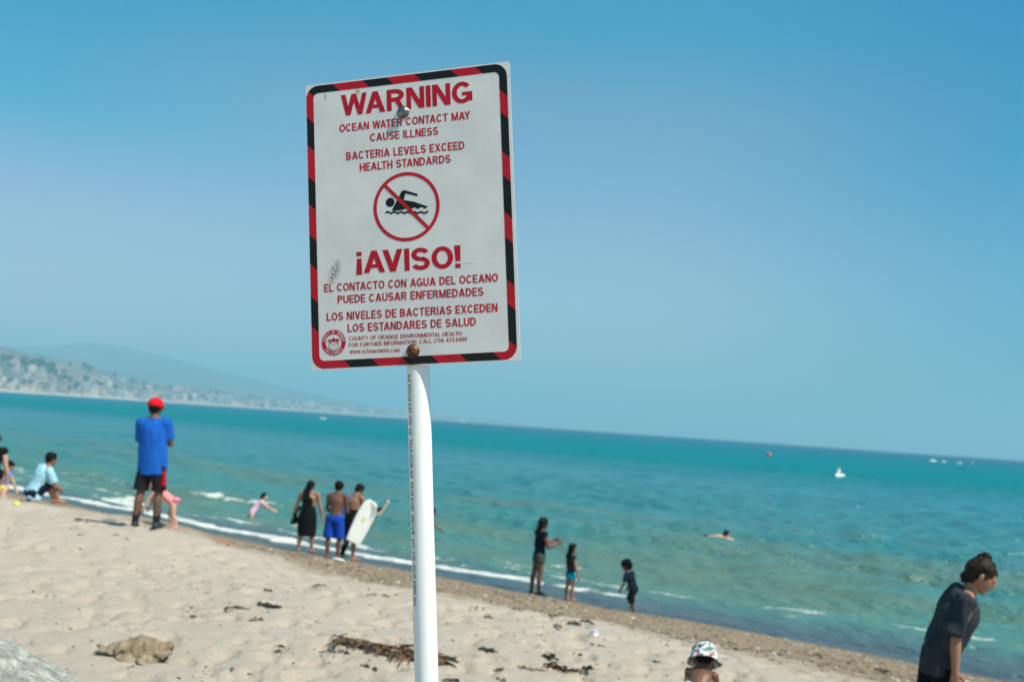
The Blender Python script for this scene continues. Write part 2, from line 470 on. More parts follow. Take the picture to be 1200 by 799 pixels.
def hill_mat(name, stops, scale):
    m, nt, p, o = new_mat(name)
    v = objco(nt)
    a = noisen(nt, scale, 6, .68, v)
    c = ramp(nt, a, stops)
    g = nt.nodes.new('ShaderNodeNewGeometry'); sx = nt.nodes.new('ShaderNodeSeparateXYZ'); nt.links.new(g.outputs['Position'], sx.inputs[0])
    if name == 'hill_scrub':
        f = ramp(nt, math_(nt, 'DIVIDE', sx.outputs[2], 14), [(.22, (1, 1, 1)), (.48, (0, 0, 0))])
        c = mixc(nt, f, c, (.46, .40, .34, 1))
    nt.links.new(c, p.inputs['Base Color']); p.inputs['Roughness'].default_value = .95; p.inputs['Specular IOR Level'].default_value = .1
    return m

def build_coast():
    pxs = np.concatenate([np.linspace(-900, 0, 60)[:-1], np.linspace(0, 640, 200)])
    q = np.concatenate([np.linspace(-.15, .15, 16), np.linspace(.18, 1.25, 40), np.linspace(1.3, 2.4, 10)])
    P, Q = np.meshgrid(pxs, q, indexing='ij')
    d0 = lerp(P, CX, CD); D = d0 + Q * .28 * d0
    Z = coast_height(P, D); X, Y = coast_xy(P, D)
    hh = np.clip(Z / 15, 0, 1)
    Z = Z + hh * (16 * (fbm(X / 160, Y / 160, 4, 101) - .5)) * np.clip(lerp(P, *FH) / 25, .12, 1)
    V = np.stack([X, Y, Z], -1).reshape(-1, 3); na = P.shape[1]; nr = P.shape[0]
    i = np.arange(nr - 1)[:, None] * na + np.arange(na - 1)[None, :]
    Fq = np.stack([i, i + na, i + na + 1, i + 1], -1).reshape(-1, 4)
    Fq = Fq[:, ::-1]
    o = np_mesh('coastal_hills', V, Fq, hill_mat('hill_scrub', [(.3, (.05, .06, .055)), (.5, (.13, .12, .10)), (.7, (.28, .235, .19))], .012))
    tag(o, 'low coastal hills with a built-up slope across the bay', kind='structure')
    # mountain behind
    pxs = np.concatenate([np.linspace(-900, 0, 40)[:-1], np.linspace(0, 620, 110)])
    q = np.linspace(-1, 1, 40)
    P, Q = np.meshgrid(pxs, q, indexing='ij')
    D = 5600 + Q * 1500; X, Y = coast_xy(P, D)
    Hm = lerp(P, *MH) / FPX * 5600 + EYE
    Z = Hm * (1 - np.abs(Q) ** 1.4) - 3
    Z = Z + 32 * (fbm(X / 550, Y / 550, 5, 131) - .5) * np.clip((1 - np.abs(Q)) * 3, 0, 1) * np.clip(Hm / 120, .05, 1)
    V = np.stack([X, Y, Z], -1).reshape(-1, 3); na = P.shape[1]; nr = P.shape[0]
    i = np.arange(nr - 1)[:, None] * na + np.arange(na - 1)[None, :]
    Fq = np.stack([i, i + na, i + na + 1, i + 1], -1).reshape(-1, 4)[:, ::-1]
    o = np_mesh('mountain', V, Fq, hill_mat('mountain_scrub', [(.3, (.06, .08, .06)), (.7, (.17, .16, .12))], .003))
    tag(o, 'hazy blue mountain ridge behind the coast town', kind='structure')
build_coast()

def coast_z(x, y):
    px = math.tan(math.atan2(x, y)) * FPX + 600; D = math.hypot(x, y)
    z = float(coast_height(np.float64(px), np.float64(D)))
    hh = min(1, max(0, z / 15))
    return z + hh * 16 * (float(fbm(np.float64(x / 160), np.float64(y / 160), 4, 101)) - .5) * min(1, max(.12, float(lerp(px, *FH)) / 25))

def boxes(bl):
    """list of (x0,x1,y0,y1,z0,z1,mat) -> verts, faces, mats"""
    V = []; F = []; MI = []
    for x0, x1, y0, y1, z0, z1, mi in bl:
        b = len(V)
        V += [(x0, y0, z0), (x1, y0, z0), (x1, y1, z0), (x0, y1, z0), (x0, y0, z1), (x1, y0, z1), (x1, y1, z1), (x0, y1, z1)]
        F += [(b, b + 3, b + 2, b + 1), (b + 4, b + 5, b + 6, b + 7), (b, b + 1, b + 5, b + 4), (b + 1, b + 2, b + 6, b + 5), (b + 2, b + 3, b + 7, b + 6), (b + 3, b, b + 4, b + 7)]
        MI += [mi] * 6
    return V, F, MI

def build_town():
    walls = {'white': simple('white_render', (.60, .57, .52, 1), .8, .08, .3), 'cream': simple('cream_render', (.62, .54, .42, 1), .8, .1, .3),
             'pinkish': simple('salmon_render', (.58, .42, .33, 1), .8, .1, .3), 'tan': simple('tan_render', (.42, .34, .26, 1), .8, .1, .3),
             'grey': simple('grey_render', (.40, .41, .41, 1), .8, .1, .3)}
    roofs = {'terracotta': simple('terracotta_tile', (.36, .17, .11, 1), .9, .2, .4), 'grey': simple('grey_shingle', (.2, .2, .2, 1), .9, .2, .4),
             'pale': simple('pale_roof', (.55, .52, .48, 1), .9, .1, .4)}
    glass = simple('far_window_glass', (.05, .07, .09, 1), .15, .1, 1)
    protos = []
    for wname, wm in walls.items():
        for rname, rm in roofs.items():
            w = random.uniform(13, 19); d = random.uniform(10, 13); h = random.choice([5.5, 6.5, 8.5]); rh = 0.9 if rname == 'pale' else 2.4
            V, F, MI = boxes([(-w / 2, w / 2, -d / 2, d / 2, -5, h, 0)])
            b = len(V)
            if rname == 'pale':
                v2, f2, m2 = boxes([(-w / 2 - .3, w / 2 + .3, -d / 2 - .3, d / 2 + .3, h + .01, h + .7, 1), (w * .05, w * .35, -d * .3, d * .2, h + .72, h + 3, 0)])
            else:
                v2 = [(-w / 2 - .6, -d / 2 - .6, h + .02), (w / 2 + .6, -d / 2 - .6, h + .02), (w / 2 + .6, d / 2 + .6, h + .02), (-w / 2 - .6, d / 2 + .6, h + .02), (-w / 2 + 4, 0, h + rh), (w / 2 - 4, 0, h + rh)]
                f2 = [(0, 1, 5, 4), (1, 2, 5), (2, 3, 4, 5), (3, 0, 4), (3, 2, 1, 0)]; m2 = [1] * 5
            V += v2; F += [tuple(i + b for i in f) for f in f2]; MI += m2
            nw = 4
            win = []
            for st in range(2 if h > 6 else 1):
                for k in range(nw):
                    x = -w / 2 + (k + .5) * w / nw; z = 1.2 + st * 3.1
                    win.append((x - 1.1, x + 1.1, -d / 2 - .05, -d / 2 + .02, z, z + 1.6, 2))
            b = len(V); v2, f2, m2 = boxes(win); V += v2; F += [tuple(i + b for i in f) for f in f2]; MI += m2
            me = bpy.data.meshes.new('house'); me.from_pydata(V, [], F); me.update()
            for q in (wm, rm, glass): me.materials.append(q)
            me.polygons.foreach_set('material_index', MI)
            protos.append((me, wname, rname))
    n = 0; placed = []
    tries = 0
    while n < 240 and tries < 9000:
        tries += 1
        px = random.choice([random.uniform(-150, 120), random.uniform(0, 240), random.uniform(100, 420), random.uniform(300, 600)])
        d0 = float(lerp(px, CX, CD))
        q = abs(random.gauss(0, .28)) + .06
        if q > .62: continue
        if px < 130 and q > .50: continue
        D = d0 + q * .28 * d0
        x, y = coast_xy(px, D)
        if any((x - a) ** 2 + (y - b) ** 2 < (15 + D * .003) ** 2 for a, b in placed): continue
        z = coast_z(x, y)
        if z < 2.2: continue
        placed.append((x, y)); n += 1
        me, wn_, rn_ = random.choice(protos + [p for p in protos if p[1] in ('cream', 'pinkish', 'tan')])
        o = bpy.data.objects.new('house', me); link(o)
        o.location = (x, y, z - .3); o.rotation_euler = (0, 0, math.atan2(-x, y) + random.gauss(0, .5))
        sc = random.uniform(.8, 1.25) * (1 + max(0, D - 2200) / 5000)
        o.scale = (sc, sc, sc * random.uniform(.85, 1.15))
        colw = {'pinkish': 'salmon'}.get(wn_, wn_)
        where = 'at the left end of the far shore' if px < 130 else ('on the far shore left of the sign post' if px < 480 else 'on the faint headland right of the post')
        tag(o, '%s walled house with %s roof %s' % (colw, rn_ if rn_ != 'pale' else 'flat pale', where), 'house', 'houses along the far coast: %s walls, %s roof, %s' % (colw, rn_, where))
    return placed
TOWN = build_town()

# foliage clumps ------------------------------------------------------------
def leaf_cluster(n, rx, ry, rz, size, seed):
    rg = random.Random(seed); V = []; F = []
    lobes = [(rg.uniform(-.5, .5) * rx, rg.uniform(-.5, .5) * ry, rg.uniform(-.3, .5) * rz, rg.uniform(.4, .62)) for _ in range(7)]
    for i in range(n):
        lx, ly, lz, lr = rg.choice(lobes)
        th = rg.uniform(0, 6.28); u = rg.uniform(-1, 1); rr = lr * rg.uniform(.55, 1.05)
        c = Vector((lx + rx * rr * math.cos(th) * math.sqrt(1 - u * u), ly + ry * rr * math.sin(th) * math.sqrt(1 - u * u), lz + rz * rr * u))
        a = Vector((rg.gauss(0, 1), rg.gauss(0, 1), rg.gauss(0, .6))).normalized(); b = a.cross(Vector((rg.gauss(0, 1), rg.gauss(0, 1), rg.gauss(0, 1)))).normalized()
        s = size * rg.uniform(.6, 1.3); k = len(V)
        V += [c - a * s, c + b * s * .6, c + a * s, c - b * s * .6]; F.append((k, k + 1, k + 2, k + 3))
    return V, F

def build_far_trees():
    green = simple('dark_foliage', (.045, .075, .045, 1), .8, .4, .4); bark = simple('bark', (.12, .09, .07, 1), .9, .2, 1)
    crowns = []
    for k in range(3):
        V, F = leaf_cluster(520, 6.2, 6.2, 5.2, 1.1, 40 + k)
        me = bpy.data.meshes.new('crown'); me.from_pydata([tuple(v) for v in V], [], F); me.update(); me.materials.append(green); crowns.append(me)
    bm = bmesh.new(); bmesh.ops.create_cone(bm, cap_ends=True, segments=8, radius1=.55, radius2=.25, depth=9); tm = bpy.data.meshes.new('trunk'); bm.to_mesh(tm); tm.materials.append(bark)
    spots = [(8, 424, 1.4), (13, 422, 1.2), (31, 427, 1.5), (36, 429, 1.2), (44, 430, 1.7), (50, 431, 1.9), (55, 433, 1.3), (63, 434, 1.7), (68, 438, 1.2), (72, 443, 1.0),
             (80, 445, 1.2), (88, 447, 1.0), (18, 446, .9), (34, 449, .8), (42, 448, .9), (119, 452, 1.3), (124, 452, 1.1), (103, 431, 1.3), (108, 434, 1.2), (-20, 430, 1.4), (-50, 428, 1.5),
             (160, 449, 1.2), (175, 452, 1.2), (205, 456, 1.1), (222, 460, 1.0), (260, 461, 1.2), (300, 466, 1.2), (330, 470, 1.1), (365, 473, 1.1), (95, 452, 1.0), (140, 454, 1.0)]
    spots += [(random.uniform(-100, 430), 0, random.uniform(.6, 1.1)) for _ in range(60)]
    for px, py, sc in spots:
        d0 = float(lerp(px, CX, CD)); best = None
        for q in (np.linspace(.1, .95, 40) if py else [random.uniform(.05, .75)]):
            D = d0 + q * .28 * d0; x, y = coast_xy(px, D); z = coast_z(x, y)
            d = Vector((x, y, z + 5 - EYE)); w = d.dot(cF)
            yy = 399.5 - FPX * d.dot(cU) / w
            if z < 3: continue
            if best is None or abs(yy - py) < best[0]: best = (abs(yy - py), x, y, z)
        if best is None: continue
        _, x, y, z = best
        t = empty('tree', (x, y, z)); t.scale = (sc, sc, sc)
        c = bpy.data.objects.new('crown', random.choice(crowns)); link(c, t); c.location = (0, 0, 8.5); c.rotation_euler = (0, 0, random.uniform(0, 6))
        k = bpy.data.objects.new('trunk', tm); link(k, t); k.location = (0, 0, 3.5)
        where = 'on the left end of the far coast' if px < 100 else 'further along the far coast'
        tag(t, ('small ' if sc < .85 else ('broad ' if sc > 1.35 else '')) + 'dark rounded tree among pale houses %s' % where, 'tree', ('small ' if sc < .85 else ('broad ' if sc > 1.35 else '')) + 'dark trees %s' % where)
build_far_trees()

# ------------------------------------------------------------------ boats, buoy
white_gel = simple('white_gelcoat', (.80, .80, .78, 1), .35, .05, 2)
wood_brown = simple('brown_trim', (.25, .14, .08, 1), .6, .2, 3)
dark_trim = simple('dark_trim', (.03, .04, .05, 1), .4, .2, 3)

def hull_mesh(name, L, W, Hh, mat, parent, sheer=.25):
    V = []; F = []; ns = 14; nr = 9
    for i in range(ns):
        u = i / (ns - 1); x = -L / 2 + L * u
        w = W / 2 * (1 - max(0, (u - .35) / .65) ** 2.2) * (.85 + .15 * min(1, u * 4)); w = max(w, .02)
        top = Hh * (1 + sheer * u * u)
        for j in range(nr):
            a = PI * j / (nr - 1); cy = math.cos(a); sy = math.sin(a)
            V.append((x, w * math.copysign(abs(cy) ** .6, cy), top - (top + .3 * Hh) * abs(sy) ** .8))
    for i in range(ns - 1):
        for j in range(nr - 1):
            a = i * nr + j; F.append((a, a + nr, a + nr + 1, a + 1))
        F.append((i * nr + nr - 1, (i + 1) * nr + nr - 1, (i + 1) * nr, i * nr))
    F.append(tuple(range(nr)))
    return mesh_obj(name, V, F, mat, parent, True)

def motorboat(px, py, L, label, rz, cat='boat', kind='white', group=None):
    q = sea_at(px, py); t = empty('motorboat', (q.x, q.y, 0), rz)
    hull_mesh('hull', L, L * .34, L * .14, white_gel, t)
    V, F, _ = boxes([(-L * .12, L * .12, -L * .11, L * .11, L * .10, L * .27, 0)])
    mesh_obj('cabin', V, F, white_gel, t)
    V, F, _ = boxes([(L * .121, L * .135, -L * .10, L * .10, L * .18, L * .25, 0)])
    mesh_obj('windscreen', V, F, dark_trim, t)
    V, F, _ = boxes([(-L * .56, -L * .50, -L * .04, L * .04, -L * .05, L * .2, 0)])
    mesh_obj('outboard_motor', V, F, dark_trim, t)
    tag(t, label, cat, group); return t

# ------------------------------------------------------------------ body sculpting
def fr(x, y=None):
    """orthonormal frame from a main axis"""
    z = Vector(x).normalized(); h = Vector((1, 0, 0)) if abs(z.x) < .8 else Vector((0, 1, 0))
    a = (h - z * h.dot(z)).normalized(); return a, z.cross(a), z
def S(c, r, n=8):
    c = Vector(c); P = []
    for i in range(1, n):
        th = PI * i / n
        for j in range(n + 2):
            ph = 2 * PI * j / (n + 2); P.append(c + Vector((math.sin(th) * math.cos(ph), math.sin(th) * math.sin(ph), math.cos(th))) * r)
    P += [c + Vector((0, 0, r)), c - Vector((0, 0, r))]
    return P
def EL(c, ax, rad, n=9):
    """ellipsoid with axes (3 vectors) and radii"""
    c = Vector(c); P = []
    for i in range(n + 1):
        th = PI * i / n; m = 1 if i in (0, n) else n + 3
        for j in range(m):
            ph = 2 * PI * j / m
            P.append(c + ax[0] * (rad[0] * math.sin(th) * math.cos(ph)) + ax[1] * (rad[1] * math.sin(th) * math.sin(ph)) + ax[2] * (rad[2] * math.cos(th)))
    return P
def DC(c, a, b, ra, rb, n=18):
    return [Vector(c) + a * (ra * math.cos(2 * PI * i / n)) + b * (rb * math.sin(2 * PI * i / n)) for i in range(n)]

class Sculpt:
    def __init__(s): s.V = []; s.F = []
    def hull(s, *sets):
        bm = bmesh.new()
        for st in sets:
            for p in st: bm.verts.new(p)
        r = bmesh.ops.convex_hull(bm, input=bm.verts)
        bad = [g for g in set(r['geom_interior']) | set(r['geom_unused']) if isinstance(g, bmesh.types.BMVert) and g.is_valid]
        if bad: bmesh.ops.delete(bm, geom=bad, context='VERTS')
        bmesh.ops.recalc_face_normals(bm, faces=bm.faces)
        b = len(s.V); bm.verts.index_update()
        s.V += [v.co.copy() for v in bm.verts]; s.F += [tuple(v.index + b for v in f.verts) for f in bm.faces]
        bm.free(); return s
    def cap(s, a, ra, b, rb): return s.hull(S(a, ra), S(b, rb))
    def build(s, name, mat, parent, voxel=.006, smooth=2, dec=.35, disp=None, fac=.5):
        me = bpy.data.meshes.new(name); me.from_pydata([tuple(v) for v in s.V], [], s.F); me.update()
        tmp = bpy.data.objects.new('tmp', me); COL.objects.link(tmp)
        m = tmp.modifiers.new('r', 'REMESH'); m.mode = 'VOXEL'; m.voxel_size = voxel
        if smooth: k = tmp.modifiers.new('s', 'SMOOTH'); k.iterations = smooth; k.factor = fac
        if dec < 1: d = tmp.modifiers.new('d', 'DECIMATE'); d.ratio = dec
        dg = bpy.context.evaluated_depsgraph_get()
        me2 = bpy.data.meshes.new_from_object(tmp.evaluated_get(dg)); me2.name = name
        bpy.data.objects.remove(tmp); bpy.data.meshes.remove(me)
        if disp:
            n = len(me2.vertices); co = np.empty(n * 3, np.float32); me2.vertices.foreach_get('co', co); co = co.reshape(-1, 3)
            no = np.empty(n * 3, np.float32); me2.vertex_normals.foreach_get('vector', no); no = no.reshape(-1, 3)
            for amp, sx, sy, sz, sd in disp:
                d = np.array([mnoise.noise(Vector((p[0] * sx + sd, p[1] * sy, p[2] * sz))) for p in co], np.float32)
                co = co + no * (d * amp)[:, None]
            me2.vertices.foreach_set('co', co.astype(np.float32).ravel()); me2.update()
        me2.materials.clear(); me2.materials.append(mat)
        me2.polygons.foreach_set('use_smooth', [True] * len(me2.polygons))
        o = bpy.data.objects.new(name, me2); return link(o, parent)

SKIN = {'tan': simple('tan_skin', (.30, .145, .085, 1), .5, .12, 5, sss=.15), 'brown': simple('brown_skin', (.145, .066, .038, 1), .5, .12, 5, sss=.1),
        'fair': simple('fair_skin', (.56, .32, .235, 1), .5, .1, 5, sss=.15)}
def fabric(name, c, rough=.9, bmp=.5): return simple(name, (*c, 1), rough, .16, 14, bmp, 45, .12, dist=.006)
HAIR = simple('black_hair', (.004, .0035, .003, 1), .6, .4, 40, .8, 90, .10)
HAIRB = None
EYEW = simple('eye_white', (.5, .47, .43, 1), .3, .05, 5); EYED = simple('dark_iris', (.02, .012, .01, 1), .2, .1, 5); LIP = simple('lips', (.32, .12, .09, 1), .45, .1, 5)

class Person:
    """figure posed in its own frame: r = its right, f = the way it faces, u = up; H = 1 units, then scaled"""
    def __init__(s, H, face=0, hh=.13, leg=.51, bulk=1.0, lean=0, side=0, rua=(.12, .02, -1), rfa=(.05, .12, -1), lua=None, lfa=None,
                 rth=(.02, .03, -1), rsh=(0, -.03, -1), lth=None, lsh=None, hyaw=0, hpitch=0, sw=.112, palm=None, curl=.35, up0=None):
        s.H = H; s.hh = hh; s.bulk = bulk
        f = Vector((math.sin(R_(face)), math.cos(R_(face)), 0)); u = Vector((0, 0, 1)); r = f.cross(u)
        s.r, s.f, s.u = r, f, u
        mir = lambda v: (-v[0], v[1], v[2])
        lua = mir(rua) if lua is None else lua; lfa = mir(rfa) if lfa is None else lfa
        lth = mir(rth) if lth is None else lth; lsh = mir(rsh) if lsh is None else lsh
        W = lambda v: r * v[0] + f * v[1] + u * v[2]
        TL = (leg - .045) / 2
        neckz = 1 - hh - .03
        tors = neckz - leg
        pel = Vector((0, 0, leg))
        tdir = W((math.sin(R_(side)), math.sin(R_(lean)), math.cos(R_(lean)))).normalized()
        neck = pel + tdir * tors
        tr = (r - tdir * r.dot(tdir)).normalized(); tf = tdir.cross(tr)
        s.T = (tr, tf, tdir); s.pel = pel; s.neck = neck
        hw = .052 * bulk ** .5
        arm_u = .175 * (tors / .33) ** .5 * .98; arm_f = .15 * (tors / .33) ** .5
        s.J = {}
        for k, sg, ua, fa, th, sh in (('R', 1, rua, rfa, rth, rsh), ('L', -1, lua, lfa, lth, lsh)):
            sho = neck + tr * (sg * sw) - tdir * .032
            el = sho + W(ua).normalized() * arm_u; wr = el + W(fa).normalized() * arm_f
            hip = pel + r * (sg * hw) + u * .0
            kn = hip + W(th).normalized() * TL; an = kn + W(sh).normalized() * TL
            s.J[k] = dict(sho=sho, el=el, wr=wr, hip=hip, kn=kn, an=an, sg=sg, fd=(wr - el).normalized())
        s.hyaw = hyaw; s.hpitch = hpitch
        hp = R_(hpitch); hyw = R_(hyaw)
        fdir = (f * math.cos(hyw) + r * math.sin(hyw))
        hf = fdir * math.cos(hp) - u * math.sin(hp); hr = hf.cross(u).normalized(); hu = hr.cross(hf)
        s.Hd = (hr, hf, hu)
        s.head = neck + tdir * .02 + (hu * .75 + tdir * .25).normalized() * (hh * .56) + hf * (hh * .10)
        # rest on the ground
        low = min(min(s.J[k]['an'].z for k in 'RL') - .042, pel.z - .062)
        s.shift = Vector((0, 0, -low))
        for k in 'RL':
            for j in ('sho', 'el', 'wr', 'hip', 'kn', 'an'): s.J[k][j] = (s.J[k][j] + s.shift) * H
        s.pel = (s.pel + s.shift) * H; s.neck = (s.neck + s.shift) * H; s.head = (s.head + s.shift) * H
        s.curl = curl; s.palm = palm
        s.feet = {}
    def body(s, mat, parent, voxel=None, feet=True, dec=.3, handvox=True, fdir=None):
        H = s.H; b = s.bulk; tr, tf, td = s.T; hr, hf, hu = s.Hd; c = Sculpt()
        L = (s.neck - s.pel).length
        at = lambda q: s.pel + (s.neck - s.pel) * q
        wb = b
        pelv = EL(at(.02), (tr, tf, td), (.088 * wb * H, .062 * wb * H, .055 * H)); waist = EL(at(.36), (tr, tf, td), (.073 * wb * H, .052 * wb * H, .05 * H))
        chest = EL(at(.72), (tr, tf, td), (.096 * wb * H, .064 * wb * H, .075 * H)); shl = EL(at(.90), (tr, tf, td), (.098 * H, .045 * H, .03 * H))
        c.hull(pelv, waist).hull(waist, chest).hull(chest, shl)
        for k, j in s.J.items():
            sg = j['sg']
            c.hull(S(at(1.0), .03 * H), S(j['sho'], .034 * H * b ** .5), EL(at(.86), (tr, tf, td), (.06 * H, .03 * H, .02 * H)))
            c.cap(j['sho'], .036 * H * b ** .5, j['el'], .0245 * H)
            mid = j['el'] + (j['wr'] - j['el']) * .3
            c.hull(S(j['el'], .024 * H), S(mid, .0265 * H * b ** .3), S(j['wr'], .0165 * H))
            s.hand(c, j)
            # leg
            md = j['hip'] + (j['kn'] - j['hip']) * .35
            c.hull(S(j['hip'], .052 * H * b ** .5), S(md, .050 * H * b ** .5), S(j['kn'], .034 * H))
            sd = (j['an'] - j['kn']).normalized()
            bk = -(s.f - sd * s.f.dot(sd)).normalized()
            c.hull(S(j['kn'], .033 * H), S(j['kn'] + (j['an'] - j['kn']) * .3 + bk * .012 * H, .035 * H * b ** .3), S(j['an'], .021 * H))
            ff = fdir or (s.f * .97 + s.r * (.22 * sg)).normalized()
            heel = j['an'] + Vector((0, 0, -.022 * H)) - ff * .02 * H; toe = j['an'] + ff * .095 * H + Vector((0, 0, -.03 * H))
            j['heel'], j['toe'], j['ff'] = heel, toe, ff
            if feet:
                c.hull(S(j['an'], .022 * H), S(heel, .021 * H), S(j['an'] + ff * .05 * H - Vector((0, 0, .02 * H)), .018 * H))
                side = ff.cross(s.u)
                c.hull(S(heel, .019 * H), S(toe - ff * .02 * H + side * .018 * H, .014 * H), S(toe - ff * .02 * H - side * .016 * H, .014 * H))
                for q in range(5):
                    c.cap(toe - ff * .02 * H + side * (.022 - .011 * q) * -sg * H, .0085 * H, toe + ff * (.012 - .004 * q) * H + side * (.022 - .011 * q) * -sg * H + Vector((0, 0, -.004 * H)), .0065 * H)
        # neck and head
        k = s.hh * H; hd = s.head
        c.cap(at(.97), .033 * H * b ** .3 + .05 * k, hd - hu * .30 * k - hf * .10 * k, .22 * k)
        cran = EL(hd + hu * .08 * k - hf * .07 * k, (hr, hf, hu), (.375 * k, .46 * k, .42 * k), 10)
        face = EL(hd - hu * .12 * k + hf * .12 * k, (hr, hf, hu), (.31 * k, .27 * k, .34 * k))
        chin = S(hd - hu * .42 * k + hf * .27 * k, .075 * k)
        jaw = EL(hd - hu * .27 * k + hf * .06 * k, (hr, hf, hu), (.29 * k, .24 * k, .13 * k))
        c.hull(cran); c.hull(face, chin, jaw); c.hull(cran, face)
        c.hull(S(hd + hf * .40 * k + hu * .06 * k, .035 * k), S(hd + hf * .455 * k - hu * .10 * k, .036 * k), S(hd + hf * .38 * k - hu * .12 * k + hr * .06 * k, .035 * k), S(hd + hf * .38 * k - hu * .12 * k - hr * .06 * k, .035 * k))
        for sg in (1, -1):
            c.hull(EL(hd + hr * (.385 * k * sg) - hu * .04 * k - hf * .06 * k, (hr, hf, hu), (.03 * k, .075 * k, .12 * k)))
            c.hull(EL(hd + hr * (.15 * k * sg) + hf * .37 * k + hu * .09 * k, (hr, hf, hu), (.12 * k, .05 * k, .035 * k)))
        vox = voxel or max(.0042, .0036 * H)
        o = c.build('body', mat, parent, vox, 2, dec)
        # eyes and mouth
        for sg in (1, -1):
            e = hd + hr * (.135 * k * sg) + hf * .330 * k + hu * .01 * k
            q = Sculpt(); q.hull(EL(e, (hr, hf, hu), (.065 * k, .045 * k, .035 * k), 6)); eo = mesh_obj('eye', q.V, q.F, EYEW, parent, True)
            q = Sculpt(); q.hull(EL(e + hf * .022 * k, (hr, hf, hu), (.032 * k, .03 * k, .032 * k), 6)); mesh_obj('iris', q.V, q.F, EYED, eo, True)
        q = Sculpt(); q.hull(EL(hd + hf * .362 * k - hu * .265 * k, (hr, hf, hu), (.12 * k, .035 * k, .035 * k), 7)); mesh_obj('mouth', q.V, q.F, LIP, parent, True)
        return o
    def hand(s, c, j):
        H = s.H; d = j['fd']; sg = j['sg']
        pn = s.palm.get('R' if sg > 0 else 'L') if isinstance(s.palm, dict) else None
        pn = Vector(pn) if pn else -s.r * sg * .8 + s.f * .0
        pn = (pn - d * pn.dot(d))
        if pn.length < .05: pn = (s.f - d * s.f.dot(d))
        pn.normalize(); ax = d.cross(pn) * (1 if sg > 0 else -1)     # towards the thumb
        if ax.dot(s.f) < 0 and abs(ax.dot(s.f)) > .3: ax = -ax
        w = j['wr']; base = w + d * .014 * H; kn = w + d * .052 * H
        c.hull(S(w, .0155 * H), EL(base + d * .02 * H, (ax, pn, d), (.022 * H, .0095 * H, .02 * H), 6), EL(kn, (ax, pn, d), (.0235 * H, .0085 * H, .01 * H), 6))
        cu = s.curl
        for q, ln in enumerate((.042, .047, .043, .034)):
            o = ax * ((.0185 - .0125 * q) * H)
            a = kn + o; dd = (d + ax * (.10 - .07 * q)).normalized()
            b1 = a + (dd * math.cos(cu * .6) + pn * math.sin(cu * .6)) * ln * .5 * H
            b2 = b1 + (dd * math.cos(cu * 1.7) + pn * math.sin(cu * 1.7)) * ln * .32 * H
            b3 = b2 + (dd * math.cos(cu * 2.4) + pn * math.sin(cu * 2.4)) * ln * .25 * H
            c.cap(a, .0062 * H, b1, .0056 * H).cap(b1, .0056 * H, b2, .005 * H).cap(b2, .005 * H, b3, .0043 * H)
        a = base + ax * .017 * H + d * .004 * H; b1 = a + (ax * .75 + d * .75 + pn * .25).normalized() * .024 * H; b2 = b1 + (d * .9 + ax * .25 + pn * .3).normalized() * .021 * H
        c.cap(a, .0085 * H, b1, .0068 * H).cap(b1, .0066 * H, b2, .0052 * H)
    # clothing -------------------------------------------------------
    def torso_rings(s, c, spec):
        tr, tf, td = s.T; H = s.H; prev = None
        for q, ra, rb, fo in spec:
            ctr = s.pel + (s.neck - s.pel) * max(q, 0) + tf * fo * H + s.u * (min(q, 0) * (s.neck - s.pel).length)
            ring = DC(ctr, tr, tf if q >= 0 else (tf * .4 + s.u.cross(tr) * .6).normalized(), ra * H, rb * H, 22)
            ring2 = [p + td * .006 for p in ring]
            if prev: c.hull(prev, ring2)
            prev = ring
            last = ring2
        return c
    def shirt(s, mat, parent, sleeve=.55, hem=-.12, loose=1.0, name='shirt', neckw=.052, disp=.010, dec=.35, vox=None, flare=1.0):
        H = s.H; b = s.bulk * loose; c = Sculpt(); tr, tf, td = s.T
        s.torso_rings(c, [(1.03, neckw, .046, 0), (.95, .098, .052 * b, 0), (.84, .116 * b, .07 * b, 0), (.68, .113 * b, .078 * b, 0), (.4, .098 * b * flare, .072 * b, 0), (.08, .106 * b * flare, .078 * b, 0), (hem, .108 * b * flare, .078 * b, 0)])
        for k, j in s.J.items():
            c.hull(S(j['sho'], .047 * H * s.bulk ** .5), EL(s.pel + (s.neck - s.pel) * .86, (tr, tf, td), (.075 * H, .05 * H, .05 * H)), S(s.neck + tr * j['sg'] * .04 * H - td * .012 * H, .03 * H))
            if sleeve > 0:
                e = j['sho'] + (j['el'] - j['sho']) * min(sleeve, 1); ax = (j['el'] - j['sho']).normalized(); a, b2, _ = fr(ax)
                rr = .045 * H * s.bulk ** .5 * loose ** .6
                c.hull(S(j['sho'], .046 * H * s.bulk ** .5), DC(e, a, b2, rr, rr))
                if sleeve > 1:
                    c.hull(S(j['el'], .035 * H), DC(j['el'] + (j['wr'] - j['el']) * (sleeve - 1), a, b2, .026 * H, .026 * H))
        return c.build(name, mat, parent, vox or .007, 2, dec, [(disp * 2, 5, 5, 2.2, 3), (disp, 14, 14, 6, 9)])
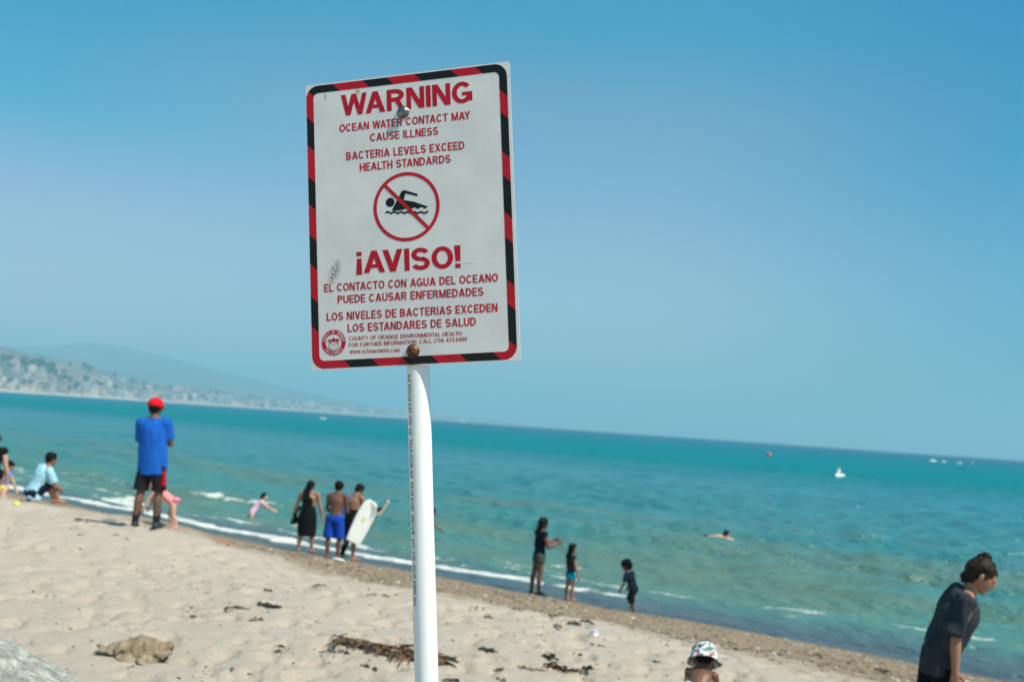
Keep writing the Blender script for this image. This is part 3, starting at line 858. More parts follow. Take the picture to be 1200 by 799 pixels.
    def shorts(s, mat, parent, frac=.6, loose=1.0, top=.12, name='shorts', wet=False, dec=.35, hemr=.062):
        H = s.H; b = s.bulk * loose; c = Sculpt()
        s.torso_rings(c, [(top, .088 * b, .066 * b, 0), (0, .102 * b, .078 * b, 0), (-.08, .100 * b, .078 * b, 0)])
        for k, j in s.J.items():
            d = (j['kn'] - j['hip']).normalized(); a, b2, _ = fr(d); e = j['hip'] + (j['kn'] - j['hip']) * frac
            c.hull(EL(j['hip'] + Vector((0, 0, .01 * H)), (s.T[0], s.T[1], s.T[2]), (.055 * b * H, .07 * b * H, .05 * H)), S(j['hip'] + d * .05 * H, .062 * b ** .5 * H), DC(e, a, b2, hemr * b * H, hemr * b * H))
            if frac > 1:
                e2 = j['kn'] + (j['an'] - j['kn']) * (frac - 1); c.hull(DC(e, a, b2, .05 * H, .05 * H), S(j['kn'], .043 * H), DC(e2, a, b2, .036 * H, .036 * H))
        return c.build(name, mat, parent, .007, 2, dec, [(.012 * loose, 6, 6, 3, 5), (.005, 18, 18, 8, 2)])
    def hair_short(s, mat, parent, size=1.0, name='hair', rough=.012, tuft=None, back=.0):
        k = s.hh * s.H; hr, hf, hu = s.Hd; hd = s.head; c = Sculpt()
        c.hull(EL(hd + hu * .15 * k - hf * .115 * k, (hr, hf, hu), (.425 * k * size, .475 * k * size, .43 * k * size), 10))
        c.hull(EL(hd - hu * .10 * k - hf * (.26) * k, (hr, hf, hu), (.35 * k * size, .25 * k * size, .32 * k * size), 9))
        for sg in (1, -1):
            c.hull(EL(hd + hr * sg * .36 * k + hu * .06 * k + hf * .02 * k, (hr, hf, hu), (.045 * k, .12 * k, .15 * k), 6))
        if tuft:
            for dx, dy, dz, rr in tuft: c.hull(EL(hd + hr * dx * k + hf * dy * k + hu * dz * k, (hr, hf, hu), (rr * k, rr * k, rr * k), 7))
        a = rough
        return c.build(name, mat, parent, .006, 1, .6, [(a, 14, 14, 10, 3), (a * .8, 40, 40, 22, 7)])
    def hair_long(s, mat, parent, length=.22, width=.075, name='hair', fwd=0, lat=0):
        k = s.hh * s.H; H = s.H; hr, hf, hu = s.Hd; hd = s.head; c = Sculpt(); tr, tf, td = s.T
        c.hull(EL(hd + hu * .12 * k - hf * .10 * k, (hr, hf, hu), (.43 * k, .475 * k, .44 * k), 10))
        b0 = hd - hf * .20 * k - hu * .1 * k
        c.hull(EL(b0, (hr, hf, hu), (.41 * k, .3 * k, .4 * k)), EL(s.neck - tf * .035 * H + tr * lat * H, (tr, tf, td), (width * .8 * H, .035 * H, .03 * H)))
        for sg in (-1, 0, 1):
            c.hull(EL(s.neck - tf * .035 * H + tr * (lat + sg * width * .45) * H, (tr, tf, td), (width * .42 * H, .034 * H, .03 * H)),
                   EL(s.neck - td * length * (.86 + .1 * (sg == 0) + .05 * sg) * H - tf * (.062 - fwd) * H + tr * (lat + sg * width * .5) * H, (tr, tf, td), (width * .25 * H, .018 * H, .02 * H)))
        return c.build(name, mat, parent, .007, 1, .6, [(.018, 16, 16, 3, 3), (.009, 45, 45, 6, 7)])

def place(px, py, name='person'):
    """stand something on the sand under a pixel"""
    q = ground_at(px, py); return q
def person_root(q, label, z=None):
    az = math.atan2(q.x, q.y)
    t = empty('person', (q.x, q.y, (gz(q.x, q.y) if z is None else z)), -az)
    return tag(t, label, 'person')

PLACEMENTS = {}
def tall(q, px):
    return px * (q - CAM).dot(cF) / FPX
BLACKCLOTH = fabric('black_fabric', (.005, .005, .0055)); NAVY = fabric('navy_fabric', (.005, .010, .024)); OLIVE = fabric('olive_fabric', (.06, .075, .055))

def build_people():
    # --- man in blue shirt -------------------------------------------------
    q = at_dist(172, 617, 14.0)
    t = person_root(q, 'standing man in blue T-shirt, red cap and black shorts with red side stripe')
    p = Person(1.80, face=16, bulk=.98, lean=2, side=-5, sw=.092, rua=(.24, .26, -1), rfa=(-.45, 1, .10), lua=(-.02, .38, -1), lfa=(.75, 1, .1),
               rth=(.04, .05, -1), rsh=(.03, -.06, -1), lth=(-.09, .02, -1), lsh=(-.06, -.12, -1), hpitch=8, hyaw=12, curl=.8)
    p.body(SKIN['brown'], t)
    p.shirt(fabric('blue_jersey', (.010, .10, .42)), t, sleeve=.78, hem=-.31, loose=.95, flare=1.14)
    sh = p.shorts(fabric('black_nylon', (.018, .015, .016)), t, frac=.95, loose=.84, top=-.06, hemr=.070)
    j = p.J['R']; d = (j['kn'] - j['hip']).normalized()
    c = Sculpt(); H = p.H; o = p.r * .050 * H - p.f * .048 * H
    c.hull(EL(j['hip'] + o * 1.02 + d * .085 * H, (p.r, p.f, p.u), (.016 * H, .025 * H, .02 * H), 6), EL(j['kn'] * .74 + j['hip'] * .26 + o * .82 + p.r * .0 * H, (p.r, p.f, p.u), (.024 * H, .022 * H, .01 * H), 6))
    c.build('side_stripe', fabric('red_nylon', (.42, .012, .03)), sh, .007, 2, .5)
    p.hair_short(HAIR, t, .98, rough=.004)
    k = p.hh * H; hr, hf, hu = p.Hd
    c = Sculpt(); hc = p.head + hu * .13 * k - hf * .10 * k
    dome = [v for v in EL(hc, (hr, hf, hu), (.47 * k, .53 * k, .46 * k), 12) if (v - hc).dot(hu) > -.20 * k]
    c.hull(dome)
    cap = c.build('cap', fabric('red_cotton', (.60, .010, .022)), t, .005, 1, .5)
    c = Sculpt(); c.hull(DC(hc + hf * .42 * k - hu * .05 * k, hr, hf, .36 * k, .2 * k, 14), DC(hc + hf * .78 * k - hu * .12 * k, hr, hf, .28 * k, .14 * k, 14)); c.build('cap_peak', cap.data.materials[0], cap, .005, 1, .5)
    c = Sculpt(); c.hull(S(hc + hu * .47 * k, .035 * k)); mesh_obj('cap_button', c.V, c.F, cap.data.materials[0], cap, True)
    sock = fabric('black_sock', (.015, .016, .02)); shoe = simple('dark_trainer', (.02, .025, .035, 1), .6, .3, 12, .3, 30)
    for kk in 'RL':
        j = p.J[kk]; c = Sculpt(); a, b, _ = fr((j['an'] - j['kn']))
        c.hull(DC(j['an'] + (j['kn'] - j['an']) * .42, a, b, .031 * H, .031 * H), S(j['an'], .026 * H)); c.build('sock', sock, t, .006, 1, .5)
        c = Sculpt(); c.hull(S(j['an'] - Vector((0, 0, .012 * H)), .027 * H), S(j['heel'], .026 * H), EL(j['toe'], (j['ff'].cross(p.u), j['ff'], p.u), (.028 * H, .03 * H, .02 * H), 7)); c.build('shoe', shoe, t, .006, 1, .5)

    # --- child in pink behind him -----------------------------------------
    q = ground_at(201, 619)
    t = person_root(q, 'small child in coral swimsuit bending down beside the man in blue')
    p = Person(.98, face=-75, hh=.185, leg=.42, lean=52, bulk=1.05, rua=(.1, .6, -.8), rfa=(0, .35, -1), rth=(.10, .50, -1), rsh=(.0, -.42, -1), lth=(-.14, -.15, -1), lsh=(-.05, -.35, -1), hpitch=55)
    p.body(SKIN['fair'], t)
    coral = fabric('coral_swimsuit', (.72, .24, .22), .6)
    p.shirt(coral, t, sleeve=0, hem=-.1, loose=.92, name='swimsuit', disp=.003)
    c = Sculpt(); tr, tf, td = p.T
    for a in (-1, 0, 1): c.hull(EL(p.pel + p.r * a * .06 - tf * .06 + Vector((0, 0, .01)), (tr, tf, td), (.05, .035, .04), 7))
    c.build('ruffle', fabric('pink_ruffle', (.75, .20, .33)), t, .005, 1, .5, [(.01, 30, 30, 30, 1)])
    p.hair_short(simple('brown_hair', (.05, .025, .015, 1), .5, .4, 30, .6, 60), t)

    # --- seated man in pale blue -------------------------------------------
    q = at_dist(36, 596, 18.0)
    t = person_root(q, 'man sitting on the sand in pale blue T-shirt and dark shorts with knees drawn up')
    p = Person(1.62, face=68, bulk=1.08, lean=20, side=8, rua=(.0, .45, -1), rfa=(-.6, .7, -.35), lua=(-.32, -.30, -1), lfa=(-.05, -.2, -1), rth=(.12, .8, .80), rsh=(.02, .40, -1), lth=(-.15, .9, .66), lsh=(-.05, .45, -.9), hpitch=12, hyaw=0)
    p.body(SKIN['tan'], t)
    p.shirt(fabric('pale_blue_jersey', (.34, .58, .68)), t, sleeve=.75, hem=-.12, loose=1.02, flare=.98)
    p.shorts(NAVY, t, frac=.85, loose=1.05, hemr=.058)
    p.hair_short(HAIR, t, 1.03, rough=.01)

    # --- woman at the left frame edge --------------------------------------
    q = at_dist(-18, 590, 18.4)
    t = person_root(q, 'dark-haired woman in black top sitting at the left edge of the photo')
    p = Person(1.62, face=20, bulk=1.08, lean=16, rua=(.2, .1, -1), rfa=(.1, .35, -1), lua=(-.1, .5, -1), lfa=(.2, 1, -.2), rth=(.15, 1, .25), rsh=(-.3, .15, -1), lth=(-.2, 1, .4), lsh=(.1, .3, -1), hpitch=10, hyaw=10)
    p.body(SKIN['fair'], t)
    p.shirt(BLACKCLOTH, t, sleeve=0, hem=-.1, loose=.98, name='top', disp=.003)
    p.shorts(BLACKCLOTH, t, frac=.5)
    p.hair_long(simple('dark_brown_hair', (.025, .014, .01, 1), .45, .4, 30, .6, 60), t, .14, .05)
    # --- child beside her with blue top and yellow shorts
    q = at_dist(-8, 592, 18.9)
    t = person_root(q, 'young child in violet blue top and yellow shorts beside the woman at the left edge')
    p = Person(1.0, face=60, hh=.18, leg=.43, lean=30, bulk=1.05, rua=(.3, .5, -1), rfa=(.2, .4, -1), rth=(.2, 1, .15), rsh=(.2, -.5, -.6), hpitch=25)
    p.body(SKIN['fair'], t)
    p.shirt(fabric('violet_blue_top', (.16, .20, .60)), t, sleeve=.3, hem=-.05, loose=.98, disp=.003)
    p.shorts(fabric('yellow_shorts', (.60, .62, .10)), t, frac=.55)
    p.hair_short(HAIR, t)

    # --- swimmer in pink ----------------------------------------------------
    q = sea_at(294, 606)
    t = person_root(q, 'girl in pale pink swimsuit leaning over the shallow water with arms out', -.46)
    p = Person(1.30, face=82, hh=.155, leg=.46, lean=38, rua=(.1, 1, -.7), rfa=(.0, 1, -.45), lua=(-.1, 1, -.9), lfa=(0, 1, -.5), hpitch=5)
    p.body(SKIN['fair'], t); p.shirt(fabric('pale_pink_swimsuit', (.75, .42, .55), .6), t, sleeve=0, hem=-.1, loose=.92, name='swimsuit', disp=.002)
    p.hair_short(HAIR, t, 1.0, tuft=[(0, -.42, -.1, .2), (0, -.45, -.35, .15)])

    # --- woman in black dress ------------------------------------------------
    q = ground_at(357, 647)
    PLACEMENTS['dress'] = q
    t = person_root(q, 'woman with long dark hair in knee-length black dress walking on the wet sand')
    p = Person(tall(q, 84), face=14, bulk=1.12, lean=2, rua=(.30, .05, -1), rfa=(.28, .12, -1), lua=(-.38, .02, -1), lfa=(-.22, .1, -1), rth=(.10, .12, -1), rsh=(.02, -.02, -1), lth=(-.12, -.05, -1), lsh=(.0, -.12, -1), hyaw=15)
    p.body(SKIN['tan'], t)
    H = p.H; c = Sculpt(); tr, tf, td = p.T
    p.torso_rings(c, [(.80, .094, .062, 0), (.70, .105, .075, 0), (.4, .094, .066, 0), (.08, .124, .088, 0), (-.12, .132, .094, 0)])
    base = p.pel - Vector((0, 0, .03 * H))
    for a, b, r1, r2 in ((0, .11, .128, .135), (.11, .2, .135, .125), (.2, .255, .125, .118)):
        c.hull(DC(base - Vector((.0, 0, a * H)), p.r, p.f, r1 * H, .1 * H), DC(base - Vector((.0, 0, b * H)), p.r, p.f, r2 * H, .1 * H))
    for sg in (-1, 1): c.cap(p.pel + (p.neck - p.pel) * .8 + tr * sg * .05 * H - tf * .055 * H, .007, p.neck + tr * sg * .045 * H - td * .01 * H, .007)
    c.build('dress', BLACKCLOTH, t, .007, 2, .35, [(.03, 5, 5, 1.2, 1), (.010, 16, 16, 3, 4)])
    c = Sculpt(); w = p.J['L']['wr'] + p.J['L']['fd'] * .05 * H
    c.hull(S(w + Vector((.03, 0, .12)), .03), S(w + Vector((.1, 0, -.02)), .06), S(w + Vector((-.01, 0, -.10)), .035)).hull(S(w + Vector((.12, 0, .25)), .05), S(w + Vector((.03, 0, .1)), .04))
    cl = c.build('cloth', BLACKCLOTH, None, .008, 2, .4, [(.03, 12, 12, 8, 2)])
    cl.location = t.location; cl.rotation_euler = t.rotation_euler
    tag(cl, 'black cloth hanging from the left hand of the woman in the dress', 'cloth')
    p.hair_long(HAIR, t, .24, .062, lat=-.035)

    # --- boy in blue shorts ----------------------------------------------------
    q = ground_at(389, 655)
    t = person_root(q, 'shirtless boy seen from behind in royal blue knee-length shorts')
    p = Person(tall(q, 91), face=18, bulk=1.04, lean=3, rua=(.06, .22, -1), rfa=(-.12, .85, -.2), lua=(-.12, .10, -1), lfa=(.1, .8, -.4), rth=(.06, .10, -1), rsh=(.0, -.08, -1), lth=(-.08, -.05, -1), lsh=(.06, -.06, -1), hyaw=18, hpitch=12)
    p.body(SKIN['brown'], t)
    bl = p.shorts(fabric('royal_blue_nylon', (.008, .055, .36)), t, frac=.98, loose=1.10, top=.16, hemr=.064)
    j = p.J['L']; c = Sculpt(); H = p.H
    c.hull(EL(j['hip'] - p.r * .062 * H, (p.r, p.f, p.u), (.012 * H, .05 * H, .06 * H), 7), EL(j['kn'] - p.r * .045 * H, (p.r, p.f, p.u), (.012 * H, .045 * H, .02 * H), 7))
    c.build('side_panel', BLACKCLOTH, bl, .007, 2, .4)
    p.hair_short(HAIR, t, 1.08, rough=.012)

    # --- person with bodyboard ------------------------------------------------------
    q = ground_at(408, 656)
    t = person_root(q, 'youth in black wetsuit bottoms looking down with a white bodyboard under the arm')
    p = Person(tall(q, 90), face=38, bulk=1.06, lean=10, rua=(.30, .25, -1), rfa=(.15, .55, -.8), lua=(-.15, .2, -1), lfa=(.2, .8, -.4), rth=(.08, .02, -1), rsh=(.03, -.06, -1), lth=(-.10, .22, -1), lsh=(-.05, -.38, -1), hpitch=38, hyaw=20)
    p.body(SKIN['tan'], t)
    p.shorts(BLACKCLOTH, t, frac=.85, loose=1.02, top=.45, name='wetsuit_bottoms', hemr=.05)
    p.hair_short(HAIR, t, 1.05, rough=.01)
    # left leg sleeve
    j = p.J['L']; c = Sculpt(); a, b, _ = fr((j['an'] - j['kn'])); H = p.H
    c.hull(S(j['kn'], .044 * H), S(j['kn'] + (j['an'] - j['kn']) * .35, .043 * H), DC(j['an'], a, b, .03 * H, .03 * H)); c.build('wetsuit_leg', BLACKCLOTH, t, .007, 1, .4)
    # bodyboards
    boardm = simple('white_foam_board', (.72, .71, .66, 1), .45, .10, 5)
    def board(center, up, nrm, L, W, name_, label, mat, stripe=None):
        up = Vector(up).normalized(); nrm = Vector(nrm); nrm = (nrm - up * nrm.dot(up)).normalized(); sd = up.cross(nrm)
        prof = [(-.5, .36), (-.49, .40), (-.25, .455), (0, .48), (.2, .47), (.36, .42), (.45, .33), (.495, .22), (.5, .12)]
        o = [(y, x) for y, x in prof] + [(y, -x) for y, x in reversed(prof)]
        th = .045; V = []; F = []; n = len(o)
        for z, sc in ((-th / 2, .95), (-th * .2, 1.0), (th * .3, .985), (th / 2, .93)):
            V += [center + up * (a * L * (1 - (1 - sc) * .3)) + sd * (b * W * sc) + nrm * z for a, b in o]
        for r in range(3):
            for i in range(n): F.append((r * n + i, r * n + (i + 1) % n, (r + 1) * n + (i + 1) % n, (r + 1) * n + i))
        F.append(tuple(range(n))[::-1]); F.append(tuple(range(3 * n, 4 * n)))
        root = bpy.data.objects.new(name_, None); root.location = center; link(root)
        b = mesh_obj('board', [v - center for v in V], F, mat, root)
        sgn = 1
        for f0, f1, m_, nm, zz in (stripe or []):
            vv = []; k0 = len(f0)
            vv = [up * (a * L) + sd * (b_ * W) + nrm * zz for a, b_ in f0] + [up * (a * L) + sd * (b_ * W) + nrm * (zz + f1) for a, b_ in f0]
            mesh_obj(nm, vv, [tuple(range(k0))[::-1], tuple(range(k0, 2 * k0))] + [(i, (i + 1) % k0, (i + 1) % k0 + k0, i + k0) for i in range(k0)], m_, root)
        tag(root, label, 'bodyboard'); return root
    az = math.atan2(q.x, q.y); Rz = Matrix.Rotation(-az, 3, 'Z')
    cen = at_dist(425, 611, q.y - .32)
    yel = simple('yellow_print', (.55, .5, .12, 1), .5, .1, 5); gry = simple('grey_print', (.36, .37, .36, 1), .5, .2, 9)
    board(cen, Rz @ Vector((.40, .12, 1)), Rz @ Vector((.45, -1, .25)), 1.0, .43, 'bodyboard', 'white bodyboard held upright and tilted at the right of the group of three', boardm,
          [([(.0, -.12), (.09, -.08), (.10, .0), (.02, .03), (-.07, -.03)], .0015, yel, 'logo', .0226), ([(.46, -.1), (.40, .35), (.30, .40), (.05, .30), (.2, .22), (.36, .05)], .0012, gry, 'nose_print', .0226)])
    cen = at_dist(403, 590, q.y + .1)
    bb = simple('blue_foam_board', (.02, .14, .36, 1), .5, .1, 5)
    board(cen, Rz @ Vector((.2, .0, 1)), Rz @ Vector((-.8, -1, .1)), .50, .26, 'bodyboard', 'small blue and white bodyboard carried between the two shirtless boys', bb,
          [([(-.45, -.40), (-.45, -.12), (.42, -.10), (.38, -.34), (.2, -.44)], .002, boardm, 'white_rail', .0226)])

    # --- arm of a swimmer to the right of the board ---------------------------------
    q = sea_at(433, 606)
    t = person_root(q, 'swimmer reaching one arm out of the water right of the white bodyboard', -1.02)
    p = Person(1.45, face=70, hh=.145, leg=.48, lean=30, rua=(.2, .6, .9), rfa=(.1, .5, 1), lua=(-.1, .6, -.8), lfa=(0, 1, -.3), hpitch=30)
    p.body(SKIN['fair'], t); p.shorts(NAVY, t, .5); p.hair_short(HAIR, t)
    # --- swimmer behind the pole ---------------------------------------------------------
    q = sea_at(501, 630)
    t = person_root(q, 'dark-haired bather in the shallows half hidden by the sign post', -.40)
    p = Person(1.25, face=80, hh=.16, leg=.46, lean=10, rua=(.1, .4, -1), rfa=(0, .8, -.5))
    p.body(SKIN['brown'], t); p.shorts(NAVY, t, .6); p.hair_short(HAIR, t)

    # --- tall girl ------------------------------------------------------------------------
    q = ground_at(629, 696)
    t = person_root(q, 'tall long-haired girl in navy tank top and olive shorts holding out her arms')
    p = Person(tall(q, 89), face=66, hh=.145, leg=.50, bulk=.98, lean=2, rua=(.18, .30, -1), rfa=(.0, 1, .42), lua=(-.1, .5, -1), lfa=(.1, 1, .30), rth=(.03, .02, -1), rsh=(.0, -.04, -1), lth=(-.03, -.14, -1), lsh=(0, -.10, -1), hpitch=8)
    p.body(SKIN['brown'], t)
    p.shirt(NAVY, t, sleeve=0, hem=-.05, loose=.93, name='tank_top', disp=.004, neckw=.04)
    p.shorts(OLIVE, t, frac=.28, loose=.98)
    p.hair_long(HAIR, t, .21, .05)
    # --- small girl -----------------------------------------------------------------------
    q = ground_at(667, 703)
    t = person_root(q, 'small girl with long dark hair and bright turquoise swim bottoms')
    p = Person(tall(q, 66), face=58, hh=.17, leg=.46, bulk=1.0, lean=-3, rua=(.22, .12, -1), rfa=(.1, .3, -1), lua=(-.2, .1, -1), lfa=(.0, .5, -1), rth=(.10, .05, -1), rsh=(.02, -.02, -1), lth=(-.12, -.02, -1), lsh=(-.02, -.06, -1), hpitch=12)
    p.body(SKIN['tan'], t)
    p.shirt(fabric('dark_green_lycra', (.012, .035, .035), .5), t, sleeve=0, hem=-.02, loose=.92, name='tank_top', disp=.003)
    p.shorts(fabric('turquoise_lycra', (.0, .40, .62), .5), t, frac=.16, loose=.97, top=.06, name='swim_bottoms')
    p.hair_long(HAIR, t, .20, .055)
    # --- toddler --------------------------------------------------------------------------
    q = ground_at(741, 717)
    t = person_root(q, 'curly-haired toddler in black short-sleeved wetsuit walking at the water edge')
    p = Person(tall(q, 62), face=-58, hh=.20, leg=.43, bulk=1.08, lean=22, rua=(.35, .25, -1), rfa=(.2, .6, -.8), lua=(-.45, -.05, -1), lfa=(.1, .55, -1), rth=(.12, .80, -1), rsh=(.0, -.35, -.9), lth=(-.10, -.05, -1), lsh=(-.02, -.45, -1), hpitch=22)
    p.body(SKIN['brown'], t)
    p.shirt(NAVY, t, sleeve=.8, hem=-.1, loose=.98, name='wetsuit_top', disp=.004)
    p.shorts(BLACKCLOTH, t, frac=1.3, loose=.98, name='wetsuit_legs', hemr=.055)
    p.hair_short(HAIR, t, 1.12, rough=.02)
    # --- swimmer far ----------------------------------------------------------------------
    q = sea_at(828, 629)
    t = person_root(q, 'swimmer lying at the surface offshore with dark head and pale back showing', -.20)
    p = Person(1.6, face=95, lean=78, leg=.5, rua=(.15, 1, -.15), rfa=(0, 1, -.3), lua=(-.15, 1, -.2), lfa=(0, 1, -.3), rth=(.05, -1, -.15), rsh=(0, -1, -.1), hpitch=25)
    p.body(SKIN['fair'], t); p.shorts(NAVY, t, .5); p.hair_short(HAIR, t, 1.05)
    dz = -.05 - (p.neck.z + .06); t.location.z = dz + .17

    # --- kid with patterned hat ---------------------------------------------------------------
    q = at_dist(812, 840, 6.5)
    t = person_root(q, 'child sitting on the sand seen from behind in a floral white bucket hat')
    t.location.z = gz(q.x, q.y)
    p = Person(.76, face=14, hh=.235, leg=.44, bulk=1.05, lean=58, rua=(.20, .45, -1), rfa=(-.3, .8, -.4), lua=(-.20, .45, -1), lfa=(.3, .8, -.4), rth=(.25, 1, .45), rsh=(.05, .25, -1), hpitch=34, hyaw=-15)
    PLACEMENTS['hatkid'] = (q, p.head)
    p.body(SKIN['brown'], t, voxel=.0045)
    p.shorts(fabric('pale_swim_shorts', (.6, .58, .52)), t, frac=.5)
    p.hair_short(HAIR, t, .98, rough=.005)
    hm, nt, pr, _ = new_mat('floral_cotton')
    v = objco(nt); vo = N(nt, 'TexVoronoi'); vo.inputs['Scale'].default_value = 38; nt.links.new(v, vo.inputs['Vector'])
    nz = noisen(nt, 30, 3, .6, v)
    spots = ramp(nt, vo.outputs['Color'], [(.0, (.07, .15, .13)), (.30, (.50, .04, .09)), (.44, (.62, .64, .62)), (.58, (.18, .25, .23)), (.74, (.70, .66, .66)), (.86, (.03, .035, .05))], 'CONSTANT')
    msk = ramp(nt, math_(nt, 'ADD', vo.outputs['Distance'], math_(nt, 'MULTIPLY', nz, .30)), [(.74, (1, 1, 1)), (.84, (0, 0, 0))])
    nt.links.new(mixc(nt, msk, (.70, .72, .70, 1), spots), pr.inputs['Base Color']); pr.inputs['Roughness'].default_value = .9
    bump(nt, pr, noisen(nt, 60, 3, .6, v), .4, .004)
    H = p.H; k = p.hh * H; hr, hf, hu = p.Hd; hc = p.head - hu * .04 * k - hf * .13 * k
    c = Sculpt()
    c.hull(DC(hc - hu * .02 * k, hr, hf, .50 * k, .56 * k, 26), DC(hc + hu * .30 * k, hr, hf, .43 * k, .48 * k, 26), DC(hc + hu * .44 * k, hr, hf, .30 * k, .34 * k, 22), S(hc + hu * .42 * k, .1 * k))
    hat = c.build('hat', hm, t, .0045, 2, .6, [(.008, 20, 20, 12, 3)])
    # sloping brim
    V = []; F = []; n = 48
    for i in range(n):
        a = 2 * PI * i / n; wv = 1 + .03 * math.sin(a * 5 + 1)
        for rr, zz in ((.49, .0), (.56, -.10), (.64, -.24), (.635, -.265), (.54, -.14), (.47, -.03)):
            V.append(hc + hr * math.cos(a) * rr * wv * k + hf * math.sin(a) * (rr + .05) * wv * k + hu * (zz + .02 * math.sin(a * 3)) * k)
    for i in range(n):
        for r in range(6): F.append((i * 6 + r, ((i + 1) % n) * 6 + r, ((i + 1) % n) * 6 + (r + 1) % 6, i * 6 + (r + 1) % 6))
    mesh_obj('hat_brim', V, F, hm, hat, True)

    # --- boy at right ---------------------------------------------------------------------------
    q = at_dist(1096, 800, 6.2)
    t = person_root(q, 'boy in charcoal grey T-shirt leaning forward and looking down at the right edge')
    t.location.z = gz(q.x, q.y)
    p = Person(1.27, face=84, hh=.152, leg=.485, bulk=1.0, lean=23, rua=(.05, -.30, -1), rfa=(.03, .02, -1), lua=(-.05, -.20, -1), lfa=(0, .05, -1),
               rth=(.04, .35, -1), rsh=(0, -.35, -1), lth=(-.04, -.1, -1), lsh=(0, -.35, -1), hpitch=30, palm={'R': (0, .2, 0), 'L': (0, 0, 0)}, curl=.6)
    p.body(SKIN['tan'], t, voxel=.0036, dec=.5)
    p.shirt(fabric('charcoal_jersey', (.028, .033, .041)), t, sleeve=.92, hem=-.27, loose=1.13, vox=.006, dec=.6, disp=.024, flare=1.02)
    p.shorts(BLACKCLOTH, t, frac=.9, loose=.86, top=-.02, hemr=.07)
    hb = simple('streaky_brown_hair', (.019, .010, .0055, 1), .6, .9, 20, .9, 80, .15)  # the hair's own dark brown, with random lighter streaks
    p.hair_short(hb, t, .99, rough=.010, tuft=[(0, -.22, .60, .15), (.04, -.27, .57, .11), (-.05, -.34, .50, .12), (.02, -.30, .62, .06), (0, -.42, -.30, .15), (.1, -.40, -.42, .10), (0, .10, .46, .12)])
    PLACEMENTS['boy'] = (q, p.head)
build_people()

# ------------------------------------------------------------------ sign
sR = (cR * .97071773 + cU * .05209509 - cF * .23450627).normalized()
sN = -(cR * .23740927 - cU * .05907049 + cF * .96961204).normalized()
sU = sN.cross(sR).normalized()
sO = CAM + (cR * -.14403853 + cU * .17176461 + cF * 1.39464941) * (.457 / .305)
SM = Matrix((sR, sU, sN)).transposed().to_4x4(); SM.translation = sO
def sign_xy(px, py, dz=0):
    d = ray(px, py); o = sO + sN * dz; t = (o - CAM).dot(sN) / d.dot(sN); q = CAM + d * t - o
    return q.dot(sR), q.dot(sU)

